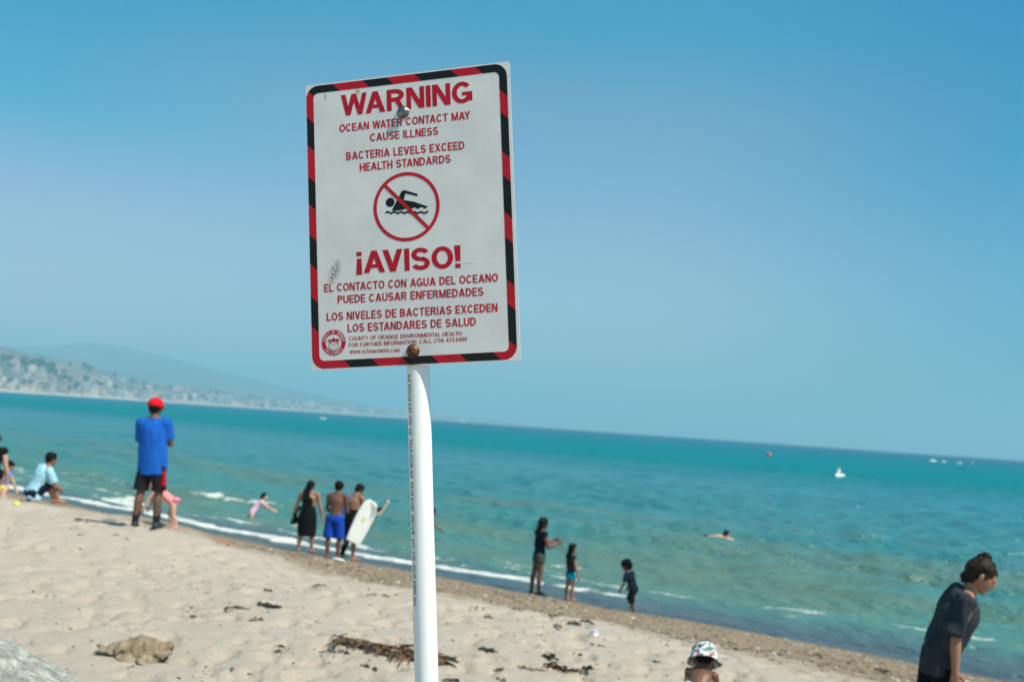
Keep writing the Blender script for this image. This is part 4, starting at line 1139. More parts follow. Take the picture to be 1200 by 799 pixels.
# own sans-serif lettering: every stroke is a strip, units of cap height
class Glyphs:
    def __init__(s, w): s.w = w
    def strip(s, pts, closed=False, w=None):
        h = (w or s.w) / 2; P = [Vector((a, b)) for a, b in pts]; n = len(P); Lf = []; Rt = []
        for i in range(n):
            a = P[i - 1] if (i > 0 or closed) else None; b = P[(i + 1) % n] if (i < n - 1 or closed) else None
            d1 = (P[i] - a).normalized() if a is not None else None; d2 = (b - P[i]).normalized() if b is not None else None
            if d1 is None: d1 = d2
            if d2 is None: d2 = d1
            m = d1 + d2
            m = m.normalized() if m.length > 1e-6 else d1
            nn = Vector((-m.y, m.x)); c = max(.5, nn.dot(Vector((-d1.y, d1.x))))
            Lf.append(P[i] + nn * h / c); Rt.append(P[i] - nn * h / c)
        q = []
        for i in range(n if closed else n - 1):
            k = (i + 1) % n; q.append([Rt[i], Rt[k], Lf[k], Lf[i]])
        return q
    def par(s, x0, y0, x1, y1, t): return [[Vector((x0, y0)), Vector((x0 + t, y0)), Vector((x1 + t, y1)), Vector((x1, y1))]]
    def rect(s, x0, y0, x1, y1): return [[Vector((x0, y0)), Vector((x1, y0)), Vector((x1, y1)), Vector((x0, y1))]]
    def arc(s, cx, cy, rx, ry, a0, a1, n=16): return [(cx + rx * math.cos(R_(a0 + (a1 - a0) * i / n)), cy + ry * math.sin(R_(a0 + (a1 - a0) * i / n))) for i in range(n + 1)]
    def g(s, ch):
        w = s.w; h = w / 2; st = s.strip; rc = s.rect; ac = s.arc; td = w * 1.12
        if ch == ' ': return [], .30
        if ch == 'A': W = .82; return [s.par(0, 0, W / 2 - td / 2, 1, td), s.par(W - td, 0, W / 2 - td / 2, 1, td), rc(.20, .22, W - .20, .22 + w * .85)], W
        if ch == 'B': W = .70; r = (1 - w) / 4; return [rc(0, 0, w, 1), st([(h, 1 - h), (W * .42, 1 - h)] + ac(W * .42, 1 - h - r, W * .48 - h, r, 90, -90)[1:] + [(h, .5)]), st([(h, .5), (W * .45, .5)] + ac(W * .45, h + r, W * .55 - h, r, 90, -90)[1:] + [(h, h)])], W
        if ch == 'C': W = .76; return [st(ac(W / 2, .5, W / 2 - h, .5 - h, 38, 322, 26))], W
        if ch == 'D': W = .74; return [rc(0, 0, w, 1), st([(h, 1 - h), (W * .38, 1 - h)] + ac(W * .38, .5, W * .62 - h, .5 - h, 90, -90, 18)[1:] + [(h, h)])], W
        if ch == 'E': W = .62; return [rc(0, 0, w, 1), rc(w * .5, 0, W, w * .9), rc(w * .5, 1 - w * .9, W, 1), rc(w * .5, .5 - w * .42, W * .94, .5 + w * .42)], W
        if ch == 'F': W = .58; return [rc(0, 0, w, 1), rc(w * .5, 1 - w * .9, W, 1), rc(w * .5, .48 - w * .42, W * .9, .48 + w * .42)], W
        if ch == 'G': W = .80; return [st(ac(W / 2, .5, W / 2 - h, .5 - h, 40, 345, 26)), rc(W * .5, .36, W, .36 + w * .85), rc(W - w, .10, W, .45)], W
        if ch == 'H': W = .72; return [rc(0, 0, w, 1), rc(W - w, 0, W, 1), rc(w * .5, .5 - h * .9, W - w * .5, .5 + h * .9)], W
        if ch == 'I': return [rc(0, 0, w, 1)], w
        if ch == 'L': W = .58; return [rc(0, 0, w, 1), rc(w * .5, 0, W, w * .9)], W
        if ch == 'M': W = .86; return [rc(0, 0, w * .92, 1), rc(W - w * .92, 0, W, 1), s.par(W / 2 - w * .5, 0, 0, 1, w), s.par(W / 2 - w * .5, 0, W - w, 1, w)], W
        if ch == 'N': W = .72; return [rc(0, 0, w * .95, 1), rc(W - w * .95, 0, W, 1), s.par(W - w * 1.15, 0, 0, 1, w * 1.15)], W
        if ch == 'O' or ch == '0':
            W = .80 if ch == 'O' else .56; return [st(ac(W / 2, .5, W / 2 - h, .5 - h, 0, 348.75, 31), True)], W
        if ch == 'P': W = .68; r = (.56 - w) / 2 + .01; return [rc(0, 0, w, 1), st([(h, 1 - h), (W * .45, 1 - h)] + ac(W * .45, 1 - h - r, W * .55 - h, r, 90, -90)[1:] + [(h, 1 - h - 2 * r)])], W
        if ch == 'R': W = .74; r = (.56 - w) / 2 + .01; return [rc(0, 0, w, 1), st([(h, 1 - h), (W * .45, 1 - h)] + ac(W * .45, 1 - h - r, W * .50 - h, r, 90, -90)[1:] + [(h, 1 - h - 2 * r)]), s.par(W - w * 1.1, 0, W * .42, .48, w * 1.1)], W
        if ch == 'S':
            W = .70; r = (1 - w) / 4; cx = W / 2; rx = W / 2 - h
            return [st(ac(cx, 1 - h - r, rx * .96, r, 22, 268, 18) + ac(cx, h + r, rx, r, 92, -160, 18))], W
        if ch == 'T': W = .66; return [rc(W / 2 - h, 0, W / 2 + h, 1), rc(0, 1 - w * .9, W, 1)], W
        if ch == 'U': W = .72; return [st([(h, 1), (h, .36)] + ac(W / 2, .36, W / 2 - h, .36 - h, 180, 360, 16)[1:] + [(W - h, 1)])], W
        if ch == 'V': W = .76; return [s.par(W / 2 - td / 2, 0, 0, 1, td), s.par(W / 2 - td / 2, 0, W - td, 1, td)], W
        if ch == 'W': W = 1.08; t = w; return [s.par(W * .27 - t / 2, 0, 0, 1, t), s.par(W * .27 - t / 2, 0, W / 2 - t / 2, 1, t), s.par(W * .73 - t / 2, 0, W / 2 - t / 2, 1, t), s.par(W * .73 - t / 2, 0, W - t, 1, t)], W
        if ch == 'X': W = .74; return [s.par(0, 0, W - td, 1, td), s.par(W - td, 0, 0, 1, td)], W
        if ch == 'Y': W = .74; return [rc(W / 2 - h, 0, W / 2 + h, .45), s.par(W / 2 - td / 2, .40, 0, 1, td), s.par(W / 2 - td / 2, .40, W - td, 1, td)], W
        if ch == '1': return [rc(.2, 0, .2 + w, 1), s.par(0, .70, .2, 1 - w * .1, w * .8)], .2 + w
        if ch == '3': W = .54; r = (1 - w) / 4; return [st(ac(W / 2, 1 - h - r, W / 2 - h, r, 150, -90, 14)), st(ac(W / 2, h + r, W / 2 - h, r, 90, -150, 14))], W
        if ch == '4': W = .58; return [rc(W * .6, 0, W * .6 + w, 1), rc(0, .24, W, .24 + w * .85), s.par(0, .26, W * .6 - .02, 1, w)], W
        if ch == '6': W = .56; return [st(ac(W / 2, .31, W / 2 - h, .31 - h, 0, 345, 22), True), st(ac(W / 2 + .02, .5, W / 2 - h + .02, .5 - h, 50, 190, 14))], W
        if ch == '7': W = .54; return [rc(0, 1 - w * .9, W, 1), s.par(.12, 0, W - w, 1 - w * .5, w)], W
        if ch == '2': W = .54; return [st(ac(W / 2, 1 - .27, W / 2 - h, .27 - h, 165, -35, 14)), s.par(0, 0, W - w * 1.3, .62, w * 1.2), rc(0, 0, W, w * .9)], W
        if ch == '5': W = .54; return [rc(.05, 1 - w * .9, W * .95, 1), rc(.05, .45, .05 + w, 1), st(ac(W / 2, .31, W / 2 - h, .31 - h, 140, -150, 16))], W
        if ch == '8': W = .56; r = (1 - w) / 4; return [st(ac(W / 2, 1 - h - r, W / 2 - h, r, 0, 340, 16), True), st(ac(W / 2, h + r, W / 2 - h, r, 0, 340, 16), True)], W
        if ch == '!': return [rc(0, 0, w * 1.05, w), [[Vector((.02, .30)), Vector((w * 1.03, .30)), Vector((w * 1.1, 1)), Vector((-.02, 1))]]], w * 1.05
        if ch == '¡': return [rc(0, .98 - w, w * 1.05, .98), [[Vector((-.03, -.06)), Vector((w * 1.08, -.06)), Vector((w * 1.0, .68)), Vector((.02, .68))]]], w * 1.05
        if ch == '.': return [rc(0, 0, w, w)], w
        if ch == ',': return [rc(0, 0, w, w), s.par(-.04, -.16, .02, 0, w * .7)], w
        if ch == '-': return [rc(0, .32, .28, .32 + w)], .28
        if ch == '/': return [s.par(0, 0, .3, 1, w)], .3 + w
        if ch == '(': return [st(ac(.36, .42, .36 - h, .62, 130, 230, 10))], .26
        if ch == ')': return [st(ac(-.10, .42, .36 - h, .62, 50, -50, 10))], .26
        x = .74; xr = x / 2 - h
        if ch == 'w': W = .82; t = w; return [s.par(W * .27 - t / 2, 0, 0, x, t), s.par(W * .27 - t / 2, 0, W / 2 - t / 2, x, t), s.par(W * .73 - t / 2, 0, W / 2 - t / 2, x, t), s.par(W * .73 - t / 2, 0, W - t, x, t)], W
        if ch == 'o': W = .60; return [st(ac(W / 2, x / 2, W / 2 - h, xr, 0, 340, 18), True)], W
        if ch == 'c': W = .56; return [st(ac(W / 2, x / 2, W / 2 - h, xr, 45, 315, 16))], W
        if ch == 'e': W = .58; return [st(ac(W / 2, x / 2, W / 2 - h, xr, 0, 318, 18)), rc(w * .5, x / 2 - h * .8, W - w * .3, x / 2 + h * .8)], W
        if ch == 'b': W = .60; return [rc(0, 0, w, 1), st(ac(W / 2, x / 2, W / 2 - h, xr, 0, 340, 18), True)], W
        if ch == 'a': W = .58; return [rc(W - w, 0, W, x * .7), st(ac(W / 2, x * .66, W / 2 - h, x * .34 - h, 0, 155, 10)), st(ac(W / 2 - .02, x * .29, W / 2 - h, x * .29 - h, 0, 340, 14), True)], W
        if ch == 'h' or ch == 'n': W = .56; return [rc(0, 0, w, 1 if ch == 'h' else x), st(ac(W / 2, x - .28, W / 2 - h, .28 - h, 180, 0, 12) + [(W - h, 0)])], W
        if ch == 'm': W = .88; return [rc(0, 0, w, x), st(ac(W * .27, x - .22, W * .27 - h, .22 - h, 180, 0, 10) + [(W * .54 - h, 0)]), st(ac(W * .73 - h, x - .22, W * .27 - h, .22 - h, 180, 0, 10) + [(W - h, 0)])], W
        if ch == 'i': return [rc(0, 0, w, x), rc(0, 1 - w, w, 1)], w
        if ch == 'f': return [rc(.10, 0, .10 + w, .8), st([(.10 + h, .7)] + ac(.34, .76, .24 - h, .24 - h, 180, 80, 6)), rc(0, x - w * .8, .36, x)], .36
        return [], .3

KERN = {('W', 'A'): .13, ('A', 'W'): .13, ('A', 'V'): .15, ('V', 'A'): .15, ('A', 'Y'): .15, ('T', 'A'): .12, ('A', 'T'): .12, ('L', 'T'): .12, ('L', 'U'): 0, ('F', 'O'): .03, ('A', 'G'): .03, ('P', 'A'): .1}
def lettering(text, mat, x0, y0, x1, cap, w, parent, tracking=.14, z=.0004, name='lettering', y1=None):
    G = Glyphs(w); adv = 0; items = []; prev_ = ''
    for ch in text:
        sts, W = G.g(ch); adv -= KERN.get((prev_, ch), 0); items.append((adv, sts)); adv += W + tracking; prev_ = ch
    adv -= tracking
    sx = (x1 - x0) / adv; V = []; F = []; k = 0
    y1 = y0 if y1 is None else y1
    for a, sts in items:
        for si, st in enumerate(sts):
            zz = z + si * .00004
            for quad in st:
                b = len(V)
                for p in quad:
                    x = x0 + (a + p.x) * sx; V.append((x, y0 + (y1 - y0) * (x - x0) / (x1 - x0) + p.y * cap, zz))
                F.append((b, b + 1, b + 2, b + 3))
                # keep faces towards the reader
                ax, ay = V[b][0], V[b][1]; area = 0
                for q in range(4):
                    p1, p2 = V[b + q], V[b + (q + 1) % 4]; area += p1[0] * p2[1] - p2[0] * p1[1]
                if area < 0: F[-1] = (b + 3, b + 2, b + 1, b)
    return mesh_obj(name, V, F, mat, parent)

def build_sign():
    root = bpy.data.objects.new('warning_sign', None); link(root); root.matrix_world = SM
    tag(root, 'white bilingual beach water warning sign with red and black striped border on a white pole', 'sign')
    # plate material: weathered white sheet with scuffs
    m, nt, p, _ = new_mat('weathered_white_plate'); v = objco(nt)
    big = noisen(nt, 9, 5, .65, v); fine = noisen(nt, 260, 3, .7, v); grain = noisen(nt, 900, 2, .6, v)
    c = ramp(nt, big, [(.3, (.58, .565, .55)), (.6, (.67, .65, .63)), (.8, (.70, .68, .655))])
    c = mixc(nt, .35, c, ramp(nt, grain, [(.3, (.8, .8, .8)), (.7, (1.1, 1.1, 1.1))]), 'MULTIPLY')
    dots = ramp(nt, fine, [(.70, (0, 0, 0)), (.76, (.5, .5, .5))]); c = mixc(nt, dots, c, (.30, .29, .26, 1))
    def smear(c, cx, cy, rx, ry, rot, thr, dark, sc=150):
        mp = nt.nodes.new('ShaderNodeMapping'); mp.vector_type = 'TEXTURE'; mp.inputs['Location'].default_value = (cx, cy, 0); mp.inputs['Rotation'].default_value = (0, 0, R_(rot)); mp.inputs['Scale'].default_value = (rx, ry, 1)
        nt.links.new(v, mp.inputs[0]); ln = nt.nodes.new('ShaderNodeVectorMath'); ln.operation = 'LENGTH'; nt.links.new(mp.outputs[0], ln.inputs[0])
        env = math_(nt, 'SUBTRACT', 1.0, ln.outputs['Value'], clamp=True)
        f = math_(nt, 'MULTIPLY', env, 1.6, clamp=True)
        n2 = ramp(nt, noisen(nt, sc, 5, .7, v), [(thr, (0, 0, 0)), (thr + .06, (1, 1, 1))])
        return mixc(nt, math_(nt, 'MULTIPLY', f, n2), c, dark)
    x, y = sign_xy(391, 321)
    c = smear(c, x, y, .014, .034, -22, .47, (.16, .15, .12, 1), 190)
    c = smear(c, x + .008, y + .012, .010, .02, -15, .45, (.30, .30, .26, 1), 120)
    x, y = sign_xy(381, 114); c = smear(c, x, y, .004, .012, 5, .42, (.42, .36, .26, 1), 120)
    x, y = sign_xy(419, 108); c = smear(c, x, y, .007, .01, 5, .42, (.40, .28, .16, 1), 160)
    x, y = sign_xy(548, 309); c = smear(c, x, y, .022, .0012, -3, .3, (.35, .35, .33, 1), 200)
    x, y = sign_xy(484, 424); c = smear(c, x, y, .020, .03, 0, .40, (.32, .24, .17, 1), 90)
    nt.links.new(c, p.inputs['Base Color']); p.inputs['Roughness'].default_value = .5; p.inputs['Specular IOR Level'].default_value = .3
    bump(nt, p, grain, .15, .0006)
    def print_mat(name, col, rough=.45):
        m2, n2, p2, _ = new_mat(name); v2 = objco(n2)
        nz = noisen(n2, 240, 4, .7, v2); a = ramp(n2, noisen(n2, 30, 4, .6, v2), [(.3, tuple(q * .85 for q in col)), (.7, tuple(min(1, q * 1.12) for q in col))])
        ch = ramp(n2, nz, [(.71, (0, 0, 0)), (.74, (1, 1, 1))]); n2.links.new(mixc(n2, ch, a, (.45, .42, .38, 1)), p2.inputs['Base Color'])
        p2.inputs['Roughness'].default_value = rough; p2.inputs['Specular IOR Level'].default_value = .25
        return m2
    RED = print_mat('red_print', (.42, .006, .018)); BLK = print_mat('black_print', (.006, .007, .007)); TXT = print_mat('dark_red_print', (.44, .010, .020))
    # plate with slightly rounded corners
    w, h, th, rad = .2285, .3095, .0022, .004
    out = []
    for cx, cy, a0 in ((w - rad, h - rad, 0), (-w + rad, h - rad, 90), (-w + rad, -h + rad, 180), (w - rad, -h + rad, 270)):
        out += [(cx + rad * math.cos(R_(a0 + i * 22.5)), cy + rad * math.sin(R_(a0 + i * 22.5))) for i in range(5)]
    n = len(out); V = [(a, b, 0) for a, b in out] + [(a, b, -th) for a, b in out]
    F = [tuple(range(n)), tuple(range(2 * n - 1, n - 1, -1))] + [(i, i + n, (i + 1) % n + n, (i + 1) % n) for i in range(n)]
    plate = mesh_obj('plate', V, F, m, root)
    # striped border: a rounded ring cut into red and black bands
    xo0, xo1, yo0, yo1 = -.2270, .2220, -.3065, .3065; ro = .027; bw = .0165; ri = ro - bw + .001
    z = .00035
    def side_pts(side, u, outer):
        if outer: a0, a1, b0, b1, r = xo0, xo1, yo0, yo1, ro
        else: a0, a1, b0, b1, r = xo0 + bw, xo1 - bw, yo0 + bw, yo1 - bw, ri
        if side == 'T': return (u, b1)
        if side == 'B': return (u, b0)
        if side == 'Rr': return (a1, u)
        return (a0, u)
    def lim(side): return (xo0 + ro, xo1 - ro) if side in 'TB' else (yo0 + ro, yo1 - ro)
    polys = {'R': [], 'K': []}; corner = {'R': [], 'K': []}
    def bands(side, marks, first):
        lo, hi = lim(side); edges = [lo] + marks + [hi]; c = first
        for i in range(len(edges) - 1):
            a, b = edges[i], edges[i + 1]
            sa = 0 if i == 0 else bw * .5; sb = 0 if i == len(edges) - 2 else bw * .5
            # '\' slant: upper-left to lower-right, where x + y is constant
            if side == 'T': q = [(a + sa, yo1 - bw), (b + sb, yo1 - bw), (b - sb, yo1), (a - sa, yo1)]
            elif side == 'B': q = [(a + sa, yo0), (b + sb, yo0), (b - sb, yo0 + bw), (a - sa, yo0 + bw)]
            elif side == 'Rr': q = [(xo1 - bw, a + sa), (xo1, a - sa), (xo1, b - sb), (xo1 - bw, b + sb)]
            else: q = [(xo0, a + sa), (xo0 + bw, a - sa), (xo0 + bw, b - sb), (xo0, b + sb)]
            polys[c].append(q); c = 'K' if c == 'R' else 'R'
    X = lambda px, py: sign_xy(px, py)[0]; Y = lambda px, py: sign_xy(px, py)[1]
    bands('T', [X(393.5, 102), X(428.5, 99), X(457, 95), X(489.5, 91), X(532, 86), X(561, 82)], 'K')
    bands('B', [X(407, 428), X(440, 426), X(475, 425), X(510, 424), X(543, 423), X(583, 421)], 'R')
    rm = [Y(591, 109), Y(593, 135), Y(594, 181), Y(595, 209), Y(597, 252), Y(599, 281), Y(600, 331), Y(602, 359), Y(604, 403)]
    bands('Rr', rm[::-1], 'R')
    lm = [Y(364, 141), Y(364, 174), Y(364, 211), Y(366, 243), Y(367, 279), Y(368, 313), Y(369, 351), Y(370, 386)]
    bands('L', lm[::-1], 'R')
    for cx, cy, a0, cc in ((xo1 - ro, yo1 - ro, 0, 'K'), (xo0 + ro, yo1 - ro, 90, 'RK'), (xo0 + ro, yo0 + ro, 180, 'R'), (xo1 - ro, yo0 + ro, 270, 'R')):
        ix = xo1 - bw - ri if cx > 0 else xo0 + bw + ri; iy = yo1 - bw - ri if cy > 0 else yo0 + bw + ri
        cxs = cx; ns = 8
        def inn(i, a):
            px_, py_ = ix + ri * math.cos(R_(a)), iy + ri * math.sin(R_(a)); return (px_, py_)
        for i in range(ns):
            a, b = a0 + i * 90 / ns, a0 + (i + 1) * 90 / ns
            pa, pb = (cx + ro * math.cos(R_(a)), cy + ro * math.sin(R_(a))), (cx + ro * math.cos(R_(b)), cy + ro * math.sin(R_(b)))
            c_ = cc if len(cc) == 1 else ('K' if i < 5 else 'R')
            ia, ib = inn(i, a), inn(i, b)
            corner[c_].append(((cx, cy), [ia, pa, pb, ib]))
    for cname, mt in (('R', RED), ('K', BLK)):
        for q in polys[cname]:
            pass
        for q in polys[cname]:
            V = []; F = []; b = 0; ar = sum(q[i][0] * q[(i + 1) % 4][1] - q[(i + 1) % 4][0] * q[i][1] for i in range(4))
            q = q if ar > 0 else q[::-1]
            V += [(x_, y_, z) for x_, y_ in q]; F.append((b, b + 1, b + 2, b + 3))
            o = mesh_obj('border_stripe', V, F, mt, plate)
            o['label'] = ('red' if cname == 'R' else 'black') + ' border stripe'
        groups_ = {}
        for (gk, q) in corner[cname]: groups_.setdefault(gk, []).append(q)
        for gk, qs in groups_.items():
            V = []; F = []
            for q in qs:
                b = len(V); ar = sum(q[i][0] * q[(i + 1) % 4][1] - q[(i + 1) % 4][0] * q[i][1] for i in range(4)); q = q if ar > 0 else q[::-1]
                V += [(x_, y_, z) for x_, y_ in q]; F.append((b, b + 1, b + 2, b + 3))
            o = mesh_obj('border_corner', V, F, mt, plate); o['label'] = ('red' if cname == 'R' else 'black') + ' rounded border corner'
    T = lambda s, x0, y0, x1, y1, cap, w, mt=TXT, tr=.095: lettering(s, mt, x0, y0, x1, cap, w, plate, tr, y1=y1)
    T('WARNING', -.1467, .2335, .1466, .2318, .0460, .192, RED, .065)
    T('OCEAN WATER CONTACT MAY', -.1516, .1990, .1408, .1972, .0170, .180)
    T('CAUSE ILLNESS', -.0824, .1718, .0701, .1710, .0170, .180)
    T('BACTERIA LEVELS EXCEED', -.1379, .1366, .1260, .1346, .0174, .180)
    T('HEALTH STANDARDS', -.1074, .1096, .0951, .1091, .0174, .180)
    T('¡AVISO!', -.1203, -.1090, .1092, -.1124, .0470, .192, RED, .065)
    T('EL CONTACTO CON AGUA DEL OCEANO', -.1959, -.1435, .1877, -.1464, .0172, .182)
    T('PUEDE CAUSAR ENFERMEDADES', -.1656, -.1700, .1560, -.1730, .0172, .182)
    T('LOS NIVELES DE BACTERIAS EXCEDEN', -.1916, -.2055, .1845, -.2076, .0172, .182)
    T('LOS ESTANDARES DE SALUD', -.1445, -.2318, .1378, -.2338, .0172, .182)
    T('COUNTY OF ORANGE ENVIRONMENTAL HEALTH', -.1421, -.2500, .1062, -.2523, .0085, .15)
    T('FOR FURTHER INFORMATION, CALL (714) 433-6400', -.1425, -.2639, .1173, -.2643, .0085, .15)
    T('www.ocbeachinfo.com', -.1413, -.2772, -.0288, -.2795, .0085, .15)
    # prohibition symbol
    def flat(name, polys_, mt, zz, parent=plate):
        V = []; F = []
        for q in polys_:
            b = len(V); n_ = len(q); ar = sum(q[i][0] * q[(i + 1) % n_][1] - q[(i + 1) % n_][0] * q[i][1] for i in range(n_))
            q = q if ar > 0 else q[::-1]
            V += [(a, b_, zz) for a, b_ in q]; F.append(tuple(range(b, b + n_)))
        return mesh_obj(name, V, F, mt, parent)
    cx, cy = -.0055, .0250; Rr = .0735; tw = .0074
    ring = []
    for i in range(64):
        a, b = 2 * PI * i / 64, 2 * PI * (i + 1) / 64
        ring.append([(cx + Rr * math.cos(a), cy + Rr * math.sin(a)), (cx + Rr * math.cos(b), cy + Rr * math.sin(b)), (cx + (Rr - tw) * math.cos(b), cy + (Rr - tw) * math.sin(b)), (cx + (Rr - tw) * math.cos(a), cy + (Rr - tw) * math.sin(a))])
    flat('prohibition_ring', ring, TXT, .00045)
    # swimmer: points read on a 4.7x enlargement of the sign
    Z = lambda a, b: sign_xy(430 + a / 4.7, 120 + b / 4.7)
    hx, hy = Z(128, 551)
    head = [(hx + .0098 * math.cos(2 * PI * i / 24), hy + .0098 * math.sin(2 * PI * i / 24)) for i in range(24)]
    fig = [head, [Z(192, 488), Z(208, 484), Z(280, 505), Z(278, 517), Z(212, 502)], [Z(192, 488), Z(212, 502), Z(203, 538), Z(170, 596), Z(136, 596)],
           [Z(203, 538), Z(262, 548), Z(262, 578), Z(240, 590), Z(225, 578), Z(205, 590), Z(170, 596)], [Z(262, 548), Z(336, 574), Z(322, 586), Z(300, 576), Z(280, 588), Z(262, 578)]]
    flat('swimmer_pictogram', fig, BLK, .00036)
    wv = []; npt = 60
    for i in range(npt):
        a0 = i / npt; a1 = (i + 1) / npt
        f_ = lambda a: (102 + a * 236, 607 - 9 * abs(math.sin(a * PI * 6.5 + .4)))
        (xa, ya), (xb, yb) = f_(a0), f_(a1)
        wv.append([Z(xa, ya + 11), Z(xb, yb + 11), Z(xb, yb), Z(xa, ya)])
    flat('wave_line', wv, BLK, .00036)
    s0 = Vector(Z(98, 458)); s1 = Vector(Z(338, 692)); d = (s1 - s0).normalized(); nn = Vector((-d.y, d.x)) * .0038
    flat('prohibition_slash', [[tuple(s0 + nn), tuple(s0 - nn), tuple(s1 - nn), tuple(s1 + nn)]], TXT, .00056)
    # county seal: red ring with pale lettering ticks, hills and three oranges
    cx, cy = -.1771, -.2522; Ro = .0272
    def ringp(r1, r2, n_=48): return [[(cx + r1 * math.cos(2 * PI * i / n_), cy + r1 * math.sin(2 * PI * i / n_)), (cx + r1 * math.cos(2 * PI * (i + 1) / n_), cy + r1 * math.sin(2 * PI * (i + 1) / n_)),
                                       (cx + r2 * math.cos(2 * PI * (i + 1) / n_), cy + r2 * math.sin(2 * PI * (i + 1) / n_)), (cx + r2 * math.cos(2 * PI * i / n_), cy + r2 * math.sin(2 * PI * i / n_))] for i in range(n_)]
    seal = flat('county_seal', ringp(Ro, .0182), RED, .00045)
    WHT = simple('pale_print', (.62, .60, .58, 1), .5, .05, 30)
    def arctext(s, r, a0, a1, flip):
        G = Glyphs(.2); V = []; F = []; n_ = len(s)
        for i, ch in enumerate(s):
            a = R_(a0 + (a1 - a0) * i / max(1, n_ - 1)); sts, W = G.g(ch)
            tx = Vector((math.sin(a), -math.cos(a))); up = Vector((math.cos(a), math.sin(a)))
            if flip: tx, up = -tx, -up
            hgt = .0056; o = Vector((cx, cy)) + Vector((math.cos(a), math.sin(a))) * (r - (0 if not flip else -hgt)) if False else Vector((cx, cy)) + Vector((math.cos(a), math.sin(a))) * r
            for si, st in enumerate(sts):
                for quad in st:
                    b = len(V)
                    for p_ in quad:
                        w_ = o + tx * ((p_.x - W / 2) * hgt * .72) + up * ((p_.y - .5) * hgt); V.append((w_.x, w_.y, .0005 + si * .00004))
                    ar = sum(V[b + q][0] * V[b + (q + 1) % 4][1] - V[b + (q + 1) % 4][0] * V[b + q][1] for q in range(4))
                    F.append((b, b + 1, b + 2, b + 3) if ar > 0 else (b + 3, b + 2, b + 1, b))
        mesh_obj('seal_lettering', V, F, WHT, seal)
    arctext('COUNTY OF ORANGE', .0228, 172, 8, False)
    arctext('CALIFORNIA', .0228, 218, 322, True)
    inner = []
    hill = [(-.014, .002), (-.010, .008), (-.005, .0055), (0, .011), (.005, .006), (.010, .009), (.014, .002), (.006, .003), (0, .0015), (-.006, .003)]
    inner.append([(cx + a, cy + b) for a, b in hill[:4]] + [(cx + a, cy + b) for a, b in hill[4:]])
    for k in range(9):
        a = 2 * PI * k / 9; lx, ly = cx + .009 * math.cos(a), cy - .002 + .005 * math.sin(a)
        inner.append([(lx - .003, ly), (lx, ly - .0014), (lx + .003, ly), (lx, ly + .0014)])
    flat('seal_emblem', inner[:1], RED, .00045, seal)
    for k, q in enumerate(inner[1:]): pass
    flat('seal_leaves', inner[1:], RED, .00052, seal)
    for ox, oy in ((-.0058, -.0075), (.0058, -.0075), (0, -.0118)):
        flat('seal_orange', [[(cx + ox + r1 * math.cos(2 * PI * i / 14), cy + oy + r1 * math.sin(2 * PI * i / 14)) for i in range(14)] for r1 in (.0052,)], RED, .00056 + oy * -.01, seal)
        flat('seal_orange', [[(cx + ox + r1 * math.cos(2 * PI * i / 14), cy + oy + r1 * math.sin(2 * PI * i / 14)) for i in range(14)] for r1 in (.0043,)], WHT, .00075 + oy * -.01, seal)
    # bolts
    def bolt(x, y, mt, rusty):
        V = []; F = []; prof = [(.0136, 0), (.0137, .0010), (.0130, .0016), (.0126, .0018), (.0125, .0035), (.0116, .0058), (.0090, .0082), (.0055, .0097), (.002, .0103), (0.00001, .0104)]
        if rusty: prof = [(a * 1.05, b) for a, b in prof]
        n_ = 28
        for r, zz in prof: V += [(x + r * math.cos(2 * PI * i / n_), y + r * math.sin(2 * PI * i / n_), .0001 + zz) for i in range(n_)]
        for q in range(len(prof) - 1):
            for i in range(n_): F.append((q * n_ + i, q * n_ + (i + 1) % n_, (q + 1) * n_ + (i + 1) % n_, (q + 1) * n_ + i))
        o = mesh_obj('bolt', V, F, mt, root, True); return o
    zb, yb = sign_xy(472, 132.5), sign_xy(484, 412)
    mg = simple('galvanised_bolt', (.20, .20, .19, 1), .30, .7, 120, .8, 240, .5, .85, dist=.001)
    mr = simple('rusty_bolt', (.13, .065, .03, 1), .5, .8, 130, .9, 200, .4, .5, dist=.001)
    b = bolt(zb[0] + .001, zb[1] + .001, mg, False); b['label'] = 'dull galvanised dome bolt near the top'
    b = bolt(yb[0], yb[1] + .001, mr, True); b['label'] = 'rust-brown dome bolt at the bottom edge'
    # pole ---------------------------------------------------------------
    r = .0242; dz = -(th + r)
    a = Vector((*sign_xy(490, 432, dz), dz)); c = Vector((*sign_xy(500, 799, dz), dz)); ax = (a - c).normalized()
    top = a + ax * ((.285 - a.y) / ax.y)
    inv = SM.inverted()
    # run down into the sand
    k = 0; p_ = a.copy()
    while True:
        wp = SM @ p_
        if wp.z < gz(wp.x, wp.y) - .25: break
        p_ -= ax * .02
    bot = p_; e1 = Vector((1, 0, 0)); e1 = (e1 - ax * e1.dot(ax)).normalized(); e2 = ax.cross(e1)
    n_ = 48; V = []; F = []; rings = 40
    for i in range(rings + 1):
        q = bot + (top - bot) * i / rings
        wv_ = .0006 * math.sin(i * .9)
        V += [q + e1 * ((r + wv_ * .3) * math.cos(2 * PI * j / n_)) + e2 * ((r + wv_ * .3) * math.sin(2 * PI * j / n_)) for j in range(n_)]
    for i in range(rings):
        for j in range(n_): F.append((i * n_ + j, i * n_ + (j + 1) % n_, (i + 1) * n_ + (j + 1) % n_, (i + 1) * n_ + j))
    rin = r - .0035
    V += [top + e1 * (rin * math.cos(2 * PI * j / n_)) + e2 * (rin * math.sin(2 * PI * j / n_)) for j in range(n_)]
    V += [top - ax * .2 + e1 * (rin * math.cos(2 * PI * j / n_)) + e2 * (rin * math.sin(2 * PI * j / n_)) for j in range(n_)]
    b0 = rings * n_; b1 = (rings + 1) * n_; b2 = b1 + n_
